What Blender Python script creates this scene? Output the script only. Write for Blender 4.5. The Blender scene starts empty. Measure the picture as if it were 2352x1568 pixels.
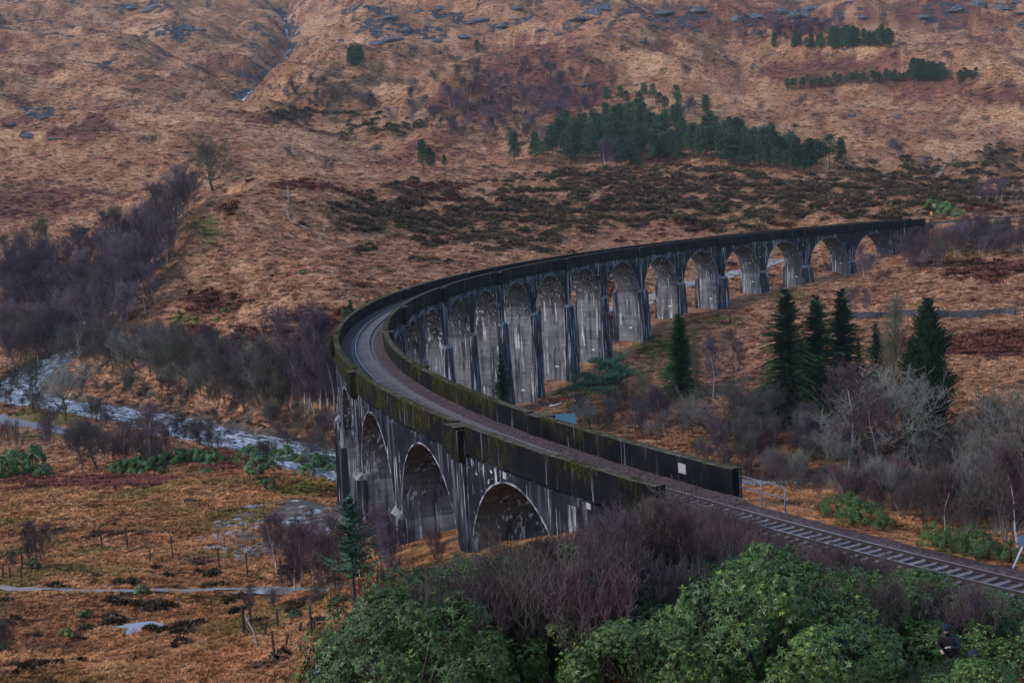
import bpy, math, random
import numpy as np
from mathutils import Matrix, Vector

# ------------------------------------------------------------------ camera, world, sun, exposure
F_PX, PIT, ROLL, CAM_Z = 3619.97, 0.111553, -0.0556135, 45.0      # focal length in pixels of a 2560 px wide frame
scene = bpy.context.scene
col = scene.collection
cam_data = bpy.data.cameras.new('camera')
cam_data.sensor_width = 36.0
cam_data.lens = 36.0 * F_PX / 2560.0
cam_data.clip_start, cam_data.clip_end = 0.5, 9000.0
cam = bpy.data.objects.new('camera', cam_data)
col.objects.link(cam)
cp, sp, cr, sr = math.cos(PIT), math.sin(PIT), math.cos(ROLL), math.sin(ROLL)
right0, up0, fwd = Vector((1, 0, 0)), Vector((0, sp, cp)), Vector((0, cp, -sp))
ex, eu = cr * right0 + sr * up0, -sr * right0 + cr * up0
cam.matrix_world = Matrix(((ex.x, eu.x, -fwd.x, 0), (ex.y, eu.y, -fwd.y, 0), (ex.z, eu.z, -fwd.z, CAM_Z), (0, 0, 0, 1)))
scene.camera = cam

SUN_EL, SUN_AZ = math.radians(36), math.radians(243)               # azimuth clockwise from +Y (the view direction)
world = bpy.data.worlds.new('World'); scene.world = world; world.use_nodes = True
wn, wl = world.node_tree.nodes, world.node_tree.links
wn.clear()
sky = wn.new('ShaderNodeTexSky'); sky.sky_type = 'NISHITA'; sky.sun_disc = False
sky.sun_elevation = SUN_EL; sky.sun_rotation = SUN_AZ
sky.air_density = 1.0; sky.dust_density = 1.0; sky.ozone_density = 2.0
bg = wn.new('ShaderNodeBackground'); bg.inputs['Strength'].default_value = 0.15
wo = wn.new('ShaderNodeOutputWorld')
wl.new(sky.outputs[0], bg.inputs[0]); wl.new(bg.outputs[0], wo.inputs[0])
sun_data = bpy.data.lights.new('sun', 'SUN')
sun_data.energy = 0.95; sun_data.angle = math.radians(14); sun_data.color = (1.0, 0.97, 0.94)
sun = bpy.data.objects.new('sun', sun_data); col.objects.link(sun)
sdir = Vector((math.sin(SUN_AZ) * math.cos(SUN_EL), math.cos(SUN_AZ) * math.cos(SUN_EL), math.sin(SUN_EL)))
sun.rotation_euler = sdir.to_track_quat('Z', 'Y').to_euler(); sun.location = (0, -50, 200)
vs = scene.view_settings
vs.view_transform = 'Standard'; vs.look = 'None'; vs.gamma = 1.0; vs.use_curve_mapping = False
vs.exposure = 0.95
scene.render.engine = 'CYCLES'
scene.cycles.max_bounces = 4; scene.cycles.diffuse_bounces = 2; scene.cycles.glossy_bounces = 2
scene.cycles.transmission_bounces = 2; scene.cycles.transparent_max_bounces = 4
scene.cycles.use_denoising = True
scene.cycles.caustics_reflective = False; scene.cycles.caustics_refractive = False

rnd = random.Random(7)
rng = np.random.default_rng(7)

# ------------------------------------------------------------------ helpers
def tag(o, label=None, cat=None, group=None, kind=None):
    if label: o['label'] = label
    if cat: o['category'] = cat
    if group: o['group'] = group
    if kind: o['kind'] = kind
    return o
def empty(name, loc=(0, 0, 0), rz=0.0, sc=1.0):
    o = bpy.data.objects.new(name, None); col.objects.link(o)
    o.empty_display_size = 0.2
    o.location = loc; o.rotation_euler = (0, 0, rz); o.scale = (sc, sc, sc) if not hasattr(sc, '__len__') else sc
    return o
def make_mesh(name, V, F, mats=(), smooth=False, midx=None, attrs=None):
    V = np.asarray(V, dtype=np.float32).reshape(-1, 3)
    me = bpy.data.meshes.new(name)
    if isinstance(F, np.ndarray):
        n, k = F.shape
        me.vertices.add(len(V)); me.vertices.foreach_set('co', V.ravel())
        me.loops.add(n * k); me.loops.foreach_set('vertex_index', F.astype(np.int32).ravel())
        me.polygons.add(n)
        me.polygons.foreach_set('loop_start', np.arange(0, n * k, k, dtype=np.int32))
        if midx is not None: me.polygons.foreach_set('material_index', np.asarray(midx, dtype=np.int32))
        me.update(calc_edges=True); me.validate()
    else:
        me.from_pydata([tuple(map(float, v)) for v in V], [], F)
        if midx is not None: me.polygons.foreach_set('material_index', np.asarray(midx, dtype=np.int32))
        me.update()
    if smooth: me.polygons.foreach_set('use_smooth', np.ones(len(me.polygons), dtype=bool))
    for m in (mats if isinstance(mats, (list, tuple)) else [mats]): me.materials.append(m)
    for k, (typ, dat) in (attrs or {}).items():
        a = me.attributes.new(k, typ, 'POINT')
        a.data.foreach_set('vector' if typ == 'FLOAT_VECTOR' else 'value', np.asarray(dat, dtype=np.float32).ravel())
    return me
def link(name, me, parent=None, loc=(0, 0, 0), rz=0.0):
    o = bpy.data.objects.new(name, me); col.objects.link(o)
    o.location = loc; o.rotation_euler = (0, 0, rz)
    if parent: o.parent = parent
    return o
class MB:
    """collects quads/tris, boxes and tubes into one mesh"""
    def __init__(s): s.V = []; s.F = []; s.M = []
    def add(s, V, F, m=0):
        b = len(s.V); s.V += [tuple(map(float, v)) for v in V]
        s.F += [tuple(i + b for i in f) for f in F]; s.M += [m] * len(F)
    def box(s, x0, x1, y0, y1, z0, z1, m=0):
        s.add([(x0,y0,z0),(x1,y0,z0),(x1,y1,z0),(x0,y1,z0),(x0,y0,z1),(x1,y0,z1),(x1,y1,z1),(x0,y1,z1)],
              [(3,2,1,0),(4,5,6,7),(0,1,5,4),(1,2,6,5),(2,3,7,6),(3,0,4,7)], m)
    def tube(s, pts, rad, n=6, m=0, cap=True):
        pts = [Vector(p) for p in pts]; N = len(pts); rings = []
        for i, p in enumerate(pts):
            t = (pts[min(i + 1, N - 1)] - pts[max(i - 1, 0)]).normalized()
            a = t.cross(Vector((0, 0, 1)) if abs(t.z) < 0.9 else Vector((1, 0, 0))).normalized(); b = t.cross(a)
            r = rad[i] if hasattr(rad, '__len__') else rad
            rings.append([p + (a * math.cos(2 * math.pi * j / n) + b * math.sin(2 * math.pi * j / n)) * r for j in range(n)])
        V = [v for r_ in rings for v in r_]; F = []
        for i in range(N - 1):
            for j in range(n): F.append((i*n+j, (i+1)*n+j, (i+1)*n+(j+1) % n, i*n+(j+1) % n))
        if cap: F += [tuple(range(n)), tuple(reversed(range((N - 1) * n, N * n)))]
        s.add(V, F, m)
    def mesh(s, name, mats, smooth=False): return make_mesh(name, np.array(s.V), s.F, mats, smooth, s.M)
    def build(s, name, mats, parent=None, smooth=False): return link(name, s.mesh(name, mats, smooth), parent)

# numpy gradient noise
def _hash(ix, iy, seed):
    n = (ix.astype(np.int64) * 374761393 + iy.astype(np.int64) * 668265263 + seed * 1442695041) & 0x7fffffff
    n = ((n ^ (n >> 13)) * 1274126177) & 0x7fffffff
    return ((n ^ (n >> 16)) & 0xffff) / 65536.0 * 2 * np.pi
def pnoise(x, y, seed=0):
    x = np.asarray(x, float); y = np.asarray(y, float)
    ix, iy = np.floor(x), np.floor(y); fx, fy = x - ix, y - iy
    u, v = fx*fx*fx*(fx*(fx*6-15)+10), fy*fy*fy*(fy*(fy*6-15)+10)
    def g(dx, dy):
        a = _hash(ix + dx, iy + dy, seed); return np.cos(a) * (fx - dx) + np.sin(a) * (fy - dy)
    return ((g(0,0)*(1-u)+g(1,0)*u)*(1-v) + (g(0,1)*(1-u)+g(1,1)*u)*v) * 1.5
def fbm(x, y, octv=4, seed=0, gain=0.5):
    t = 0; a = 1.0
    for i in range(octv):
        t = t + a * pnoise(x, y, seed + i * 17); x = x * 2.03 + 5.3; y = y * 2.03 + 1.7; a *= gain
    return t
def sstep(a, b, x): t = np.clip((x - a) / (b - a), 0, 1); return t * t * (3 - 2 * t)

# authoring aid: photograph coordinates (2352 px wide) at a chosen forward distance -> world point
FD = F_PX * 2352.0 / 2560.0
def ray(u, v):
    xd, yd = (u - 1176.0) / FD, (v - 784.17) / FD
    x, y = cr * xd + sr * yd, -sr * xd + cr * yd
    dy = -y * sp + cp
    return x / dy, (-y * cp - sp) / dy          # x and z gain per metre of Y
def at(u, v, d):
    a, b = ray(u, v); return (a * d, d, CAM_Z + b * d)
def project(x, y, z):
    z = z - CAM_Z
    dep = y * cp - z * sp; up = y * sp + z * cp
    X, Y = x / dep, -up / dep
    return 1176.0 + FD * (cr * X - sr * Y), 784.17 + FD * (sr * X + cr * Y), dep

# ------------------------------------------------------------------ node helpers
def new_mat(name, rough=0.9, spec=0.2):
    m = bpy.data.materials.new(name); m.use_nodes = True
    nt = m.node_tree; b = nt.nodes['Principled BSDF']
    b.inputs['Roughness'].default_value = rough
    b.inputs['Specular IOR Level'].default_value = spec
    return m, nt, b
def N(nt, typ, **kw):
    n = nt.nodes.new(typ)
    for k, v in kw.items():
        if k.startswith('i_'):
            key = k[2:]; key = int(key) if key.isdigit() else key.replace('_', ' ')
            n.inputs[key].default_value = v
        else: setattr(n, k, v)
    return n
def L(nt, a, b): nt.links.new(a, b)
def noise(nt, vec, scale, detail=4, rough=0.55, dist=0.0):
    n = N(nt, 'ShaderNodeTexNoise'); n.inputs['Scale'].default_value = scale
    n.inputs['Detail'].default_value = detail; n.inputs['Roughness'].default_value = rough; n.inputs['Distortion'].default_value = dist
    if vec is not None: L(nt, vec, n.inputs['Vector'])
    return n.outputs['Fac']
def ramp(nt, fac, a, b, c0=(0, 0, 0, 1), c1=(1, 1, 1, 1)):
    r = N(nt, 'ShaderNodeValToRGB'); e = r.color_ramp.elements
    e[0].position, e[1].position = a, b; e[0].color, e[1].color = c0, c1
    L(nt, fac, r.inputs[0]); return r.outputs[0]
def ramp_n(nt, fac, stops):
    r = N(nt, 'ShaderNodeValToRGB'); e = r.color_ramp.elements
    while len(e) < len(stops): e.new(0.5)
    for el, (p, c) in zip(e, stops): el.position = p; el.color = (*c, 1)
    L(nt, fac, r.inputs[0]); return r.outputs[0]
def mix(nt, fac, a, b):
    m = N(nt, 'ShaderNodeMix', data_type='RGBA')
    for s, v in ((0, fac), (6, a), (7, b)):
        if isinstance(v, (int, float)): m.inputs[s].default_value = v
        elif isinstance(v, tuple): m.inputs[s].default_value = (*v, 1) if len(v) == 3 else v
        else: L(nt, v, m.inputs[s])
    return m.outputs[2]
def math_n(nt, op, a, b=None, clamp=False):
    m = N(nt, 'ShaderNodeMath', operation=op, use_clamp=clamp)
    for s, v in ((0, a), (1, b)):
        if v is None: continue
        if isinstance(v, (int, float)): m.inputs[s].default_value = v
        else: L(nt, v, m.inputs[s])
    return m.outputs[0]
def geo_pos(nt): return N(nt, 'ShaderNodeNewGeometry').outputs['Position']
def obj_coord(nt): return N(nt, 'ShaderNodeTexCoord').outputs['Object']
def scaled(nt, vec, s):
    m = N(nt, 'ShaderNodeMapping'); m.inputs['Scale'].default_value = s; L(nt, vec, m.inputs['Vector']); return m.outputs[0]
def attr(nt, name, out='Fac'): return N(nt, 'ShaderNodeAttribute', attribute_name=name).outputs[out]
def bump(nt, b, h, strength=0.5, dist=0.1):
    n = N(nt, 'ShaderNodeBump'); n.inputs['Strength'].default_value = strength; n.inputs['Distance'].default_value = dist
    L(nt, h, n.inputs['Height']); L(nt, n.outputs[0], b.inputs['Normal']); return n
# ------------------------------------------------------------------ viaduct alignment (a circular curve, single track)
CX, CY, RAD, TH0, PITCH = 216.736, 187.387, 234.981, -2.685198, 17.07
HW = 3.05                                   # half width over the parapets
def top_z(k): return CAM_Z - 16.409 - 0.001219 * k * PITCH
def curve_pt(k, off=0.0, dz=0.0):           # k counts piers from the near abutment; off > 0 is the outer (convex) side
    a = TH0 - k * PITCH / RAD; r = RAD + off
    return (CX + r * math.cos(a), CY + r * math.sin(a), top_z(k) + dz)
def curve_k(x, y):
    a = np.arctan2(y - CY, x - CX); a = np.where(a > 0, a - 2 * np.pi, a)
    return (TH0 - a) * RAD / PITCH, np.hypot(x - CX, y - CY) - RAD
RAIL_DROP = 1.62                            # parapet top down to the ballast

# ------------------------------------------------------------------ terrain: smooth surface through surveyed points + relief
ctrl = []
for u, v, d in [
    (0,1568,86),(300,1568,86),(600,1568,84),(740,1568,82),(0,1355,117),(300,1355,118),(690,1360,116),
    (0,1250,143),(300,1250,143),(600,1270,136),(735,1200,150),(0,1120,200),(300,1100,208),(600,1085,206),(730,1110,190),
    (700,930,258),(500,880,285),(700,820,285),(450,760,330),(600,680,330),(750,640,335),(420,600,375),(600,550,385),
    (560,440,425),(680,432,440),(400,520,402),(50,600,480),(150,480,560),(0,430,600),(490,440,485),
    (900,520,430),(1176,560,420),(1500,560,430),(1800,500,450),(2000,480,445),(900,600,380),(1050,590,385),
    (1340,760,340),(1800,600,410),(1176,420,560),(900,400,600),(1500,400,600),(1900,400,620),(2300,440,560),(2352,505,450),
    (1150,372,640),(1450,385,640),(1900,388,650),(700,330,700),(300,330,680),(0,300,720),(300,200,900),(0,100,1100),
    (590,240,820),(660,50,1250),(900,200,880),(1176,100,1050),(1500,250,820),(1500,100,1050),(2000,250,830),(2300,250,850),
    (2000,100,1100),(2300,100,1100),(0,0,1350),(700,0,1400),(1176,0,1300),(1700,0,1350),(2352,0,1400),
    (2300,850,245),(2200,724,310),(1650,850,280),(1270,920,275),(2100,1135,146),(2352,1180,135),(1810,960,235),(2135,1010,208),
    ]: ctrl.append(at(u, v, d))
ctrl += [(101,390,18.1),(89,381.5,14.3),(75.3,372,13.5),(62.3,361,12.8),(49.8,350,11.1),(37.5,337,10.5),(27.9,324,6.5),(3.6,281,1.2),
    (-21,165,8.5),(-22,183,5),(-20,200,2.2),(-19,217,2),(-16,233,2.5),(-9,250,2.4),(-2,266,1.8),
    (-17,148,11.3),(-14,132,13.2),(-11,116,16),(-5,100,19),(2,88,23),
    (-121,440,7),(-112,405,6),(-118,360,5),(-132,468,18),
    (-1500,2300,430),(0,2300,430),(1500,2300,430),(-1800,3300,500),(0,3300,520),(1800,3300,500),
    (-900,1000,190),(900,1000,130),(-330,320,75),(-260,150,40),(-160,60,34),(260,200,12),(420,420,36),(320,80,24),(700,500,60),
    (20,150,9),(22,115,14),(42,85,19),(65,120,11),(60,170,5),(120,150,8),(30,205,3),(90,210,5),
    (0,0,43.2),(0,20,35.5),(0,-60,62),(-60,-40,56),(80,-40,60),(0,40,30.3),(12,44,29.5),(25,40,30.5),(40,30,32),(60,20,33),(-5,52,27.2),(-9,60,23.0),(3,57,28.0),(8,53,28.6),
    (-18,60,20.5),(-26,70,18),(-45,60,20),(-100,60,24),(1,68,25.8),(-6,80,21.5),(26,66,26.4),(40,60,26),(60,50,28),(90,60,24)]
ctrl = np.array(ctrl)
def _tps_phi(r2): return 0.5 * r2 * np.log(r2 + 1e-9)
_S = 300.0
def _fit():
    X = ctrl[:, :2] / _S; n = len(X)
    K = _tps_phi(((X[:, None] - X[None]) ** 2).sum(-1)) + np.eye(n) * 2e-5
    P = np.c_[np.ones(n), X]
    A = np.block([[K, P], [P.T, np.zeros((3, 3))]])
    return X, np.linalg.solve(A, np.r_[ctrl[:, 2], 0, 0, 0])
_CX, _W = _fit()
def tps(x, y):
    x = np.asarray(x, float).ravel() / _S; y = np.asarray(y, float).ravel() / _S
    out = np.empty_like(x)
    for i in range(0, len(x), 40000):
        a, b = x[i:i+40000], y[i:i+40000]
        r2 = (a[:, None] - _CX[None, :, 0]) ** 2 + (b[:, None] - _CX[None, :, 1]) ** 2
        out[i:i+40000] = _tps_phi(r2) @ _W[:-3] + _W[-3] + _W[-2] * a + _W[-1] * b
    return out
def poly_dist(x, y, P):
    """distance to a polyline and the parameter along it"""
    P = np.asarray(P, float); best = np.full(x.shape, 1e9); par = np.zeros(x.shape)
    for i in range(len(P) - 1):
        a, b = P[i, :2], P[i + 1, :2]; ab = b - a
        t = np.clip(((x - a[0]) * ab[0] + (y - a[1]) * ab[1]) / (ab @ ab), 0, 1)
        d = np.hypot(x - a[0] - t * ab[0], y - a[1] - t * ab[1])
        m = d < best; best = np.where(m, d, best); par = np.where(m, i + t, par)
    return best, par
def smooth_line(P, n):
    """Catmull-Rom through the points"""
    P = np.asarray(P, float); P = np.vstack([2 * P[0] - P[1], P, 2 * P[-1] - P[-2]]); out = []
    for i in range(1, len(P) - 2):
        p0, p1, p2, p3 = P[i-1], P[i], P[i+1], P[i+2]
        for t in np.linspace(0, 1, n, endpoint=False):
            out.append(0.5 * (2*p1 + (p2-p0)*t + (2*p0-5*p1+4*p2-p3)*t*t + (3*p1-p0-3*p2+p3)*t**3))
    out.append(P[-2]); return np.array(out)
# river centre line (x, y, water level)
def on_level(u, v, z): a, b = ray(u, v); d = (z - CAM_Z) / b; return (a * d, d, z)
RIVER = smooth_line([(-100,470,8.2),(-116,425,5.5),(-122,385,3.6),on_level(35,905,2.2),on_level(190,940,1.6),on_level(330,965,1.2),
    on_level(470,1000,0.7),on_level(600,1025,0.3),on_level(720,1058,0.0),(-12,214,-0.4),(20,206,-0.8),(70,192,-1.2),(140,180,-1.8),(240,170,-2.4)], 10)
RIVER_W = np.interp(np.arange(len(RIVER)), [0, 20, 40, 70, 100, len(RIVER)], [4.0, 4.4, 6.0, 6.8, 6.8, 7.0])
GULLY_D = [(520,262,800),(545,240,815),(570,215,840),(590,175,900),(598,135,980),(632,95,1080),(655,60,1180),(662,20,1300),(652,-20,1400),(640,-40,1500)]
GULLY = smooth_line([at(*g) for g in GULLY_D], 6)
RIDGES = [([(600,215,845),(720,130,985),(850,40,1200),(930,-30,1380)], 24, 62), ([(-80,138,1020),(150,122,1030),(330,130,1000),(500,180,930)], 13, 34),
    ([(-80,262,800),(150,208,860),(260,215,845),(400,300,745),(560,330,700)], 11, 36), ([(1300,215,880),(1450,135,985),(1700,122,1005),(1900,132,965),(2100,192,900),(2300,262,850)], 15, 52),
    ([(850,332,720),(1000,300,765),(1100,262,830)], 8, 32), ([(-60,60,1180),(200,40,1230),(420,70,1150)], 13, 40), ([(1050,60,1150),(1250,90,1080),(1420,60,1150)], 14, 40), ([(2000,60,1180),(2200,50,1210),(2420,90,1150)], 14, 45)]
RIDGES = [(np.array([at(*q) for q in P_]), h_, w_) for P_, h_, w_ in RIDGES]
def height(x, y, fine=True):
    shp = np.shape(x); x = np.asarray(x, float).ravel(); y = np.asarray(y, float).ravel()
    z = tps(x, y)
    far = sstep(380, 900, y)
    wx = x + 22 * pnoise(x / 90, y / 90, 51); wy = y + 22 * pnoise(x / 90, y / 90, 52)
    z += far * (15.0 * fbm(wx / 190, wy / 120, 3, 3) + 8.0 * (1 - 2 * np.abs(pnoise(wx / 105 + wy / 160, wy / 62, 9))) + 1.8 * fbm(wx / 26, wy / 13, 3, 13) + sstep(600, 1000, y) * 2.5 * (1 - 2 * np.abs(pnoise(wx / 34 - wy / 90, wy / 24, 10))))
    g, _ = poly_dist(x, y, GULLY)
    for P_, h_, w_ in RIDGES:
        d_, _ = poly_dist(x, y, P_); z += (1 - np.exp(-(g / 75.0) ** 2)) * h_ * np.exp(-(d_ / w_) ** 2) * (1 + 0.35 * pnoise(x / 60, y / 60, 77)) * (y > 500)
    z += sstep(1000, 1900, y) * 30 * fbm(x / 420, y / 420, 3, 23)
    mid = sstep(255, 330, y) * sstep(2000, 1500, y)
    z += mid * (1.5 * fbm(wx / 38, wy / 30, 3, 31) + 0.5 * fbm(wx / 11, wy / 9, 3, 37))
    near = sstep(70, 95, y) * sstep(420, 300, y)
    z += near * (0.35 * fbm(x / 16, y / 16, 3, 41))
    if fine: z += (0.16 + 0.25 * sstep(200, 500, y)) * fbm(x / 3.1, y / 3.1, 3, 43)
    # burn cut into the hill
    z -= (9.0 * np.exp(-(g / 14.0) ** 2) + 20.0 * np.exp(-g / 48.0) * sstep(820, 1000, y)) * sstep(760, 860, y) * sstep(1900, 1500, y)
    # river bed and banks
    d, par = poly_dist(x, y, RIVER)
    wl_ = np.interp(par, np.arange(len(RIVER)), RIVER[:, 2]); wd = np.interp(par, np.arange(len(RIVER)), RIVER_W)
    m = y < 500
    bank = wl_ + 1.1 + 0.5 * pnoise(x / 5, y / 5, 61)
    t = sstep(wd - 1.0, wd + 2.2, d + 1.4 * pnoise(x / 6, y / 6, 63))
    zz = np.where(d < wd + 14, np.maximum(z, wl_ - 1.5), z)
    zr = (wl_ - 1.0) * (1 - t) + t * (bank * (1 - sstep(wd + 2, wd + 14, d)) + zz * sstep(wd + 2, wd + 14, d))
    z = np.where(m & (d < wd + 14), zr, z)
    # railway formation beyond the abutments
    k, off = curve_k(x, y)
    form = CAM_Z - 16.409 - 0.001219 * k * PITCH - RAIL_DROP - 0.18
    w1 = (1 - sstep(3.6, 9.0, np.abs(off))) * (1 - sstep(-0.55, -0.2, k)) * sstep(-9, -7, k)
    w2 = (1 - sstep(3.6, 13.0, np.abs(off))) * sstep(21.3, 21.9, k) * (1 - sstep(31, 33, k))
    w = np.maximum(w1, w2) * (y < 480)
    z = z * (1 - w) + form * w
    return z.reshape(shp)
_DD = 30.0 * np.exp(np.linspace(0, math.log(2200 / 30.0), 1500))
def hgrid(x, y):
    """height of the terrain mesh (bilinear)"""
    x = np.asarray(x, float); y = np.asarray(y, float)
    r = np.clip(np.searchsorted(_rows, y) - 1, 0, len(_rows) - 2); fr = np.clip((y - _rows[r]) / (_rows[r + 1] - _rows[r]), 0, 1)
    out = 0
    for rr, w in ((r, 1 - fr), (r + 1, fr)):
        c = (x / (75 + 0.60 * np.maximum(_rows[rr], 0)) + 1) * 0.5 * (len(_s) - 1); c = np.clip(c, 0, len(_s) - 1.001)
        i = c.astype(int); f = c - i
        out = out + w * (TZ[rr, i] * (1 - f) + TZ[rr, i + 1] * f)
    return out
def ground_at(u, v, dmin=30.0):
    """where the line of sight through a photograph point first meets the ground"""
    a, b = ray(u, v); D = _DD[_DD >= dmin]
    g = CAM_Z + b * D - hgrid(a * D, D)
    i = np.argmax(g < 0)
    if g[i] >= 0: i = len(D) - 1
    if i > 0 and g[i] < 0 and g[i-1] > 0: d = D[i-1] + (D[i] - D[i-1]) * g[i-1] / (g[i-1] - g[i])
    else: d = D[i]
    x = a * d; return (x, float(d), float(hgrid(x, d)))
def gz(x, y): return float(hgrid(x, y))

# terrain mesh
_rows = np.r_[np.linspace(-70, 26, 22), 30.0 * np.exp(np.linspace(0, math.log(3300 / 30.0), 760))]
_s = np.linspace(-1, 1, 800)
TX = _s[None, :] * (75 + 0.60 * np.maximum(_rows, 0))[:, None]; TY = np.repeat(_rows[:, None], len(_s), 1)
TZ = height(TX, TY)
nr, nc = TX.shape
_i = np.arange(nr * nc).reshape(nr, nc)
TF = np.stack([_i[:-1, :-1], _i[:-1, 1:], _i[1:, 1:], _i[1:, :-1]], -1).reshape(-1, 4)

# ground cover masks (patches of vegetation with their own outlines)
PU, PV, PD = project(TX, TY, TZ); ok = TY > 20
PU = np.where(ok, PU, 0); PV = np.where(ok, PV, 3000)
_n1 = fbm(TX / 26, TY / 26, 4, 101); _n2 = fbm(TX / 9, TY / 9, 4, 105); _nf = fbm(TX / 70, TY / 60, 4, 109)
sc_ = np.clip(TY / 500, 0.25, 2.2)
def patch(u, v, ru, rv, soft=0.35):
    e = 1 - np.hypot((PU - u) / ru, (PV - v) / rv) + 0.34 * _n1 + 0.22 * _n2
    return sstep(0.0, soft, e)
heather = np.zeros_like(TX); bracken = np.zeros_like(TX); green = np.zeros_like(TX); rocky = np.zeros_like(TX); mud = np.zeros_like(TX)
for p in [(1150,500,420,85),(1650,470,520,70),(2150,440,330,45),(850,500,160,50),(760,230,150,70),(900,300,120,30),(680,260,90,30),
          (2100,420,250,50),(2300,360,80,30),(1500,420,300,40)]:
    heather = np.maximum(heather, 0.95 * patch(*p))
for p in [(495,700,85,34),(590,770,85,24),(440,775,60,25),(110,465,105,28),(30,470,70,30),(40,640,70,40),(110,615,40,30),(495,150,45,30),
          (560,160,40,30),(170,310,80,20),(230,290,50,25),(520,480,25,16),(690,430,80,10),(1230,160,190,80),(1500,330,130,60),(1290,210,120,70),(1080,240,130,60),
          (2040,150,90,30),(2150,190,160,26),(2300,220,90,26),(1900,160,160,40),(1000,430,120,14),(1390,660,40,30),(1400,760,60,50),
          (1180,790,80,40),(560,1060,200,26),(200,1105,240,20),(740,730,90,26),(2250,620,110,26),(2130,800,130,26),(2300,790,80,30),(1700,40,300,50),(2150,30,200,40)]:
    bracken = np.maximum(bracken, patch(*p))
for p in [(560,1190,140,40),(700,1120,120,40),(120,960,150,28),(100,1000,120,16),(1800,680,70,14),(1330,900,90,40),(1500,800,70,50),(1660,735,70,22),(560,830,160,80),(430,740,60,50),(470,540,60,60)]:
    green = np.maximum(green, 0.8 * patch(*p, soft=0.7))
bracken = np.maximum(bracken, sstep(0.42, 0.62, _nf) * sstep(350, 500, TY) * 0.8)
hz = (PV < 1440) & (TY < 125)
heather = np.maximum(heather, 0.8 * sstep(0.25, 0.55, fbm(TX / 5, TY / 5, 3, 121) + 0.2 * _n1) * sstep(140, 112, TY) * sstep(84, 98, TY))
# stony ground where the hill steepens high up
slope = np.hypot(np.gradient(TZ, axis=0) / np.maximum(np.gradient(TY, axis=0), 1e-3), np.gradient(TZ, axis=1) / np.maximum(np.gradient(TX, axis=1), 1e-3))
rk = fbm(TX / 34, TY / 20, 4, 131)
rocky = sstep(0.25, 0.60, rk + 0.35 * (slope - 0.3)) * sstep(700, 1050, TY) * 0.75
for p in [(1000,60,230,60),(1500,40,300,36),(1330,20,200,40),(330,20,140,22),(420,65,60,14),(240,150,40,16),(2250,10,200,20),(80,260,60,24),(70,310,60,16),(1920,55,120,40)]:
    rocky = np.maximum(rocky, patch(*p, soft=0.6) * sstep(0.0, 0.3, rk + 0.5 * _n2))
mud = patch(690, 1190, 85, 60, 0.6) * (TY < 240)
_gd, _ = poly_dist(TX.ravel(), TY.ravel(), GULLY); _gd = _gd.reshape(TX.shape)
rocky = np.maximum(rocky, 1.0 * sstep(10, 3, _gd + 9 * _n2 + 6 * _n1) * (TY > 790) * (TY < 1600))
_rd, _rp = poly_dist(TX.ravel(), TY.ravel(), RIVER); _rd = _rd.reshape(TX.shape)
_rk = np.interp(_rp, np.arange(len(RIVER)), RIVER_W).reshape(TX.shape)
bank_stone = sstep(2.5, 0.5, _rd - _rk + _n2) * (TY < 480)

def lerp3(a, b, t): return a * (1 - t[..., None]) + np.array(b) * t[..., None]
def _stops(n, st):
    n = n[..., None]; out = np.array(st[0][1]) * np.ones_like(n)
    for (p0, c0), (p1, c1) in zip(st[:-1], st[1:]):
        t = np.clip((n - p0) / (p1 - p0), 0, 1); out = np.where(n > p0, np.array(c0) * (1 - t) + np.array(c1) * t, out)
    return out
_lod = sstep(350, 700, TY)
_nm = fbm(TX / 4.6, TY / 4.6, 3, 141) * (1 - _lod) + fbm(TX / 13, TY / 13, 3, 143) * _lod
_nb = fbm(TX / 30, TY / 30, 4, 145); _no = fbm(TX / 9, TY / 7, 3, 149)
# plant cover colours: grass, bracken, heather, moss, mud, rock
cov = _stops(_nm * 0.5 + 0.5, [(0.25, (0.255, 0.114, 0.058)), (0.45, (0.370, 0.180, 0.096)), (0.65, (0.430, 0.226, 0.126)), (0.85, (0.36, 0.200, 0.118))])
cov = lerp3(cov, (0.275, 0.120, 0.068), sstep(0.0, 0.5, _nb) * 0.7)
cov = lerp3(cov, (0.21, 0.135, 0.052), sstep(0.30, 0.6, _no) * 0.45)
cov = lerp3(cov, (0.15, 0.125, 0.036), sstep(0.3, 0.8, green + 0.4 * _nm))
cov = lerp3(cov, (0.150, 0.052, 0.042), 0.9 * sstep(0.25, 0.85, bracken + 0.75 * _nm + 0.45 * _n2 - 0.08))
_far_dark = sstep(0.18, 0.5, fbm(TX / 21, TY / 11, 4, 171)) * sstep(560, 900, TY)
cov = lerp3(cov, (0.115, 0.066, 0.046), 0.45 * _far_dark)
_pale = sstep(0.15, 0.55, fbm(TX / 60, TY / 34, 4, 175)) * sstep(450, 700, TY)
cov = lerp3(cov, (0.50, 0.275, 0.155), 0.8 * _pale * (1 - sstep(0.2, 0.5, bracken)))
_vf = sstep(260, 200, TY)[..., None]          # damp valley floor: rustier purple-moor-grass with rushes
cov = cov * (1 - _vf) + cov * np.array([1.04, 0.92, 0.74]) * _vf
cov = lerp3(cov, (0.15, 0.115, 0.034), 0.65 * sstep(0.12, 0.5, fbm(TX / 13, TY / 13, 3, 181)) * _vf[..., 0])
hth = sstep(0.45, 0.85, heather + 1.0 * _nm + 0.8 * _n2 - 0.18) * 0.85
cov = lerp3(cov, (0.055, 0.036, 0.024), hth)
cov = lerp3(cov, (0.060, 0.038, 0.027), mud)
rck = sstep(0.75, 1.0, rocky + 0.5 * _nm + 0.5 * _n2) * 0.0
rcol = _stops(_nm * 0.5 + 0.5, [(0.3, (0.040, 0.042, 0.052)), (0.5, (0.12, 0.125, 0.145)), (0.75, (0.30, 0.31, 0.35))])
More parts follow.
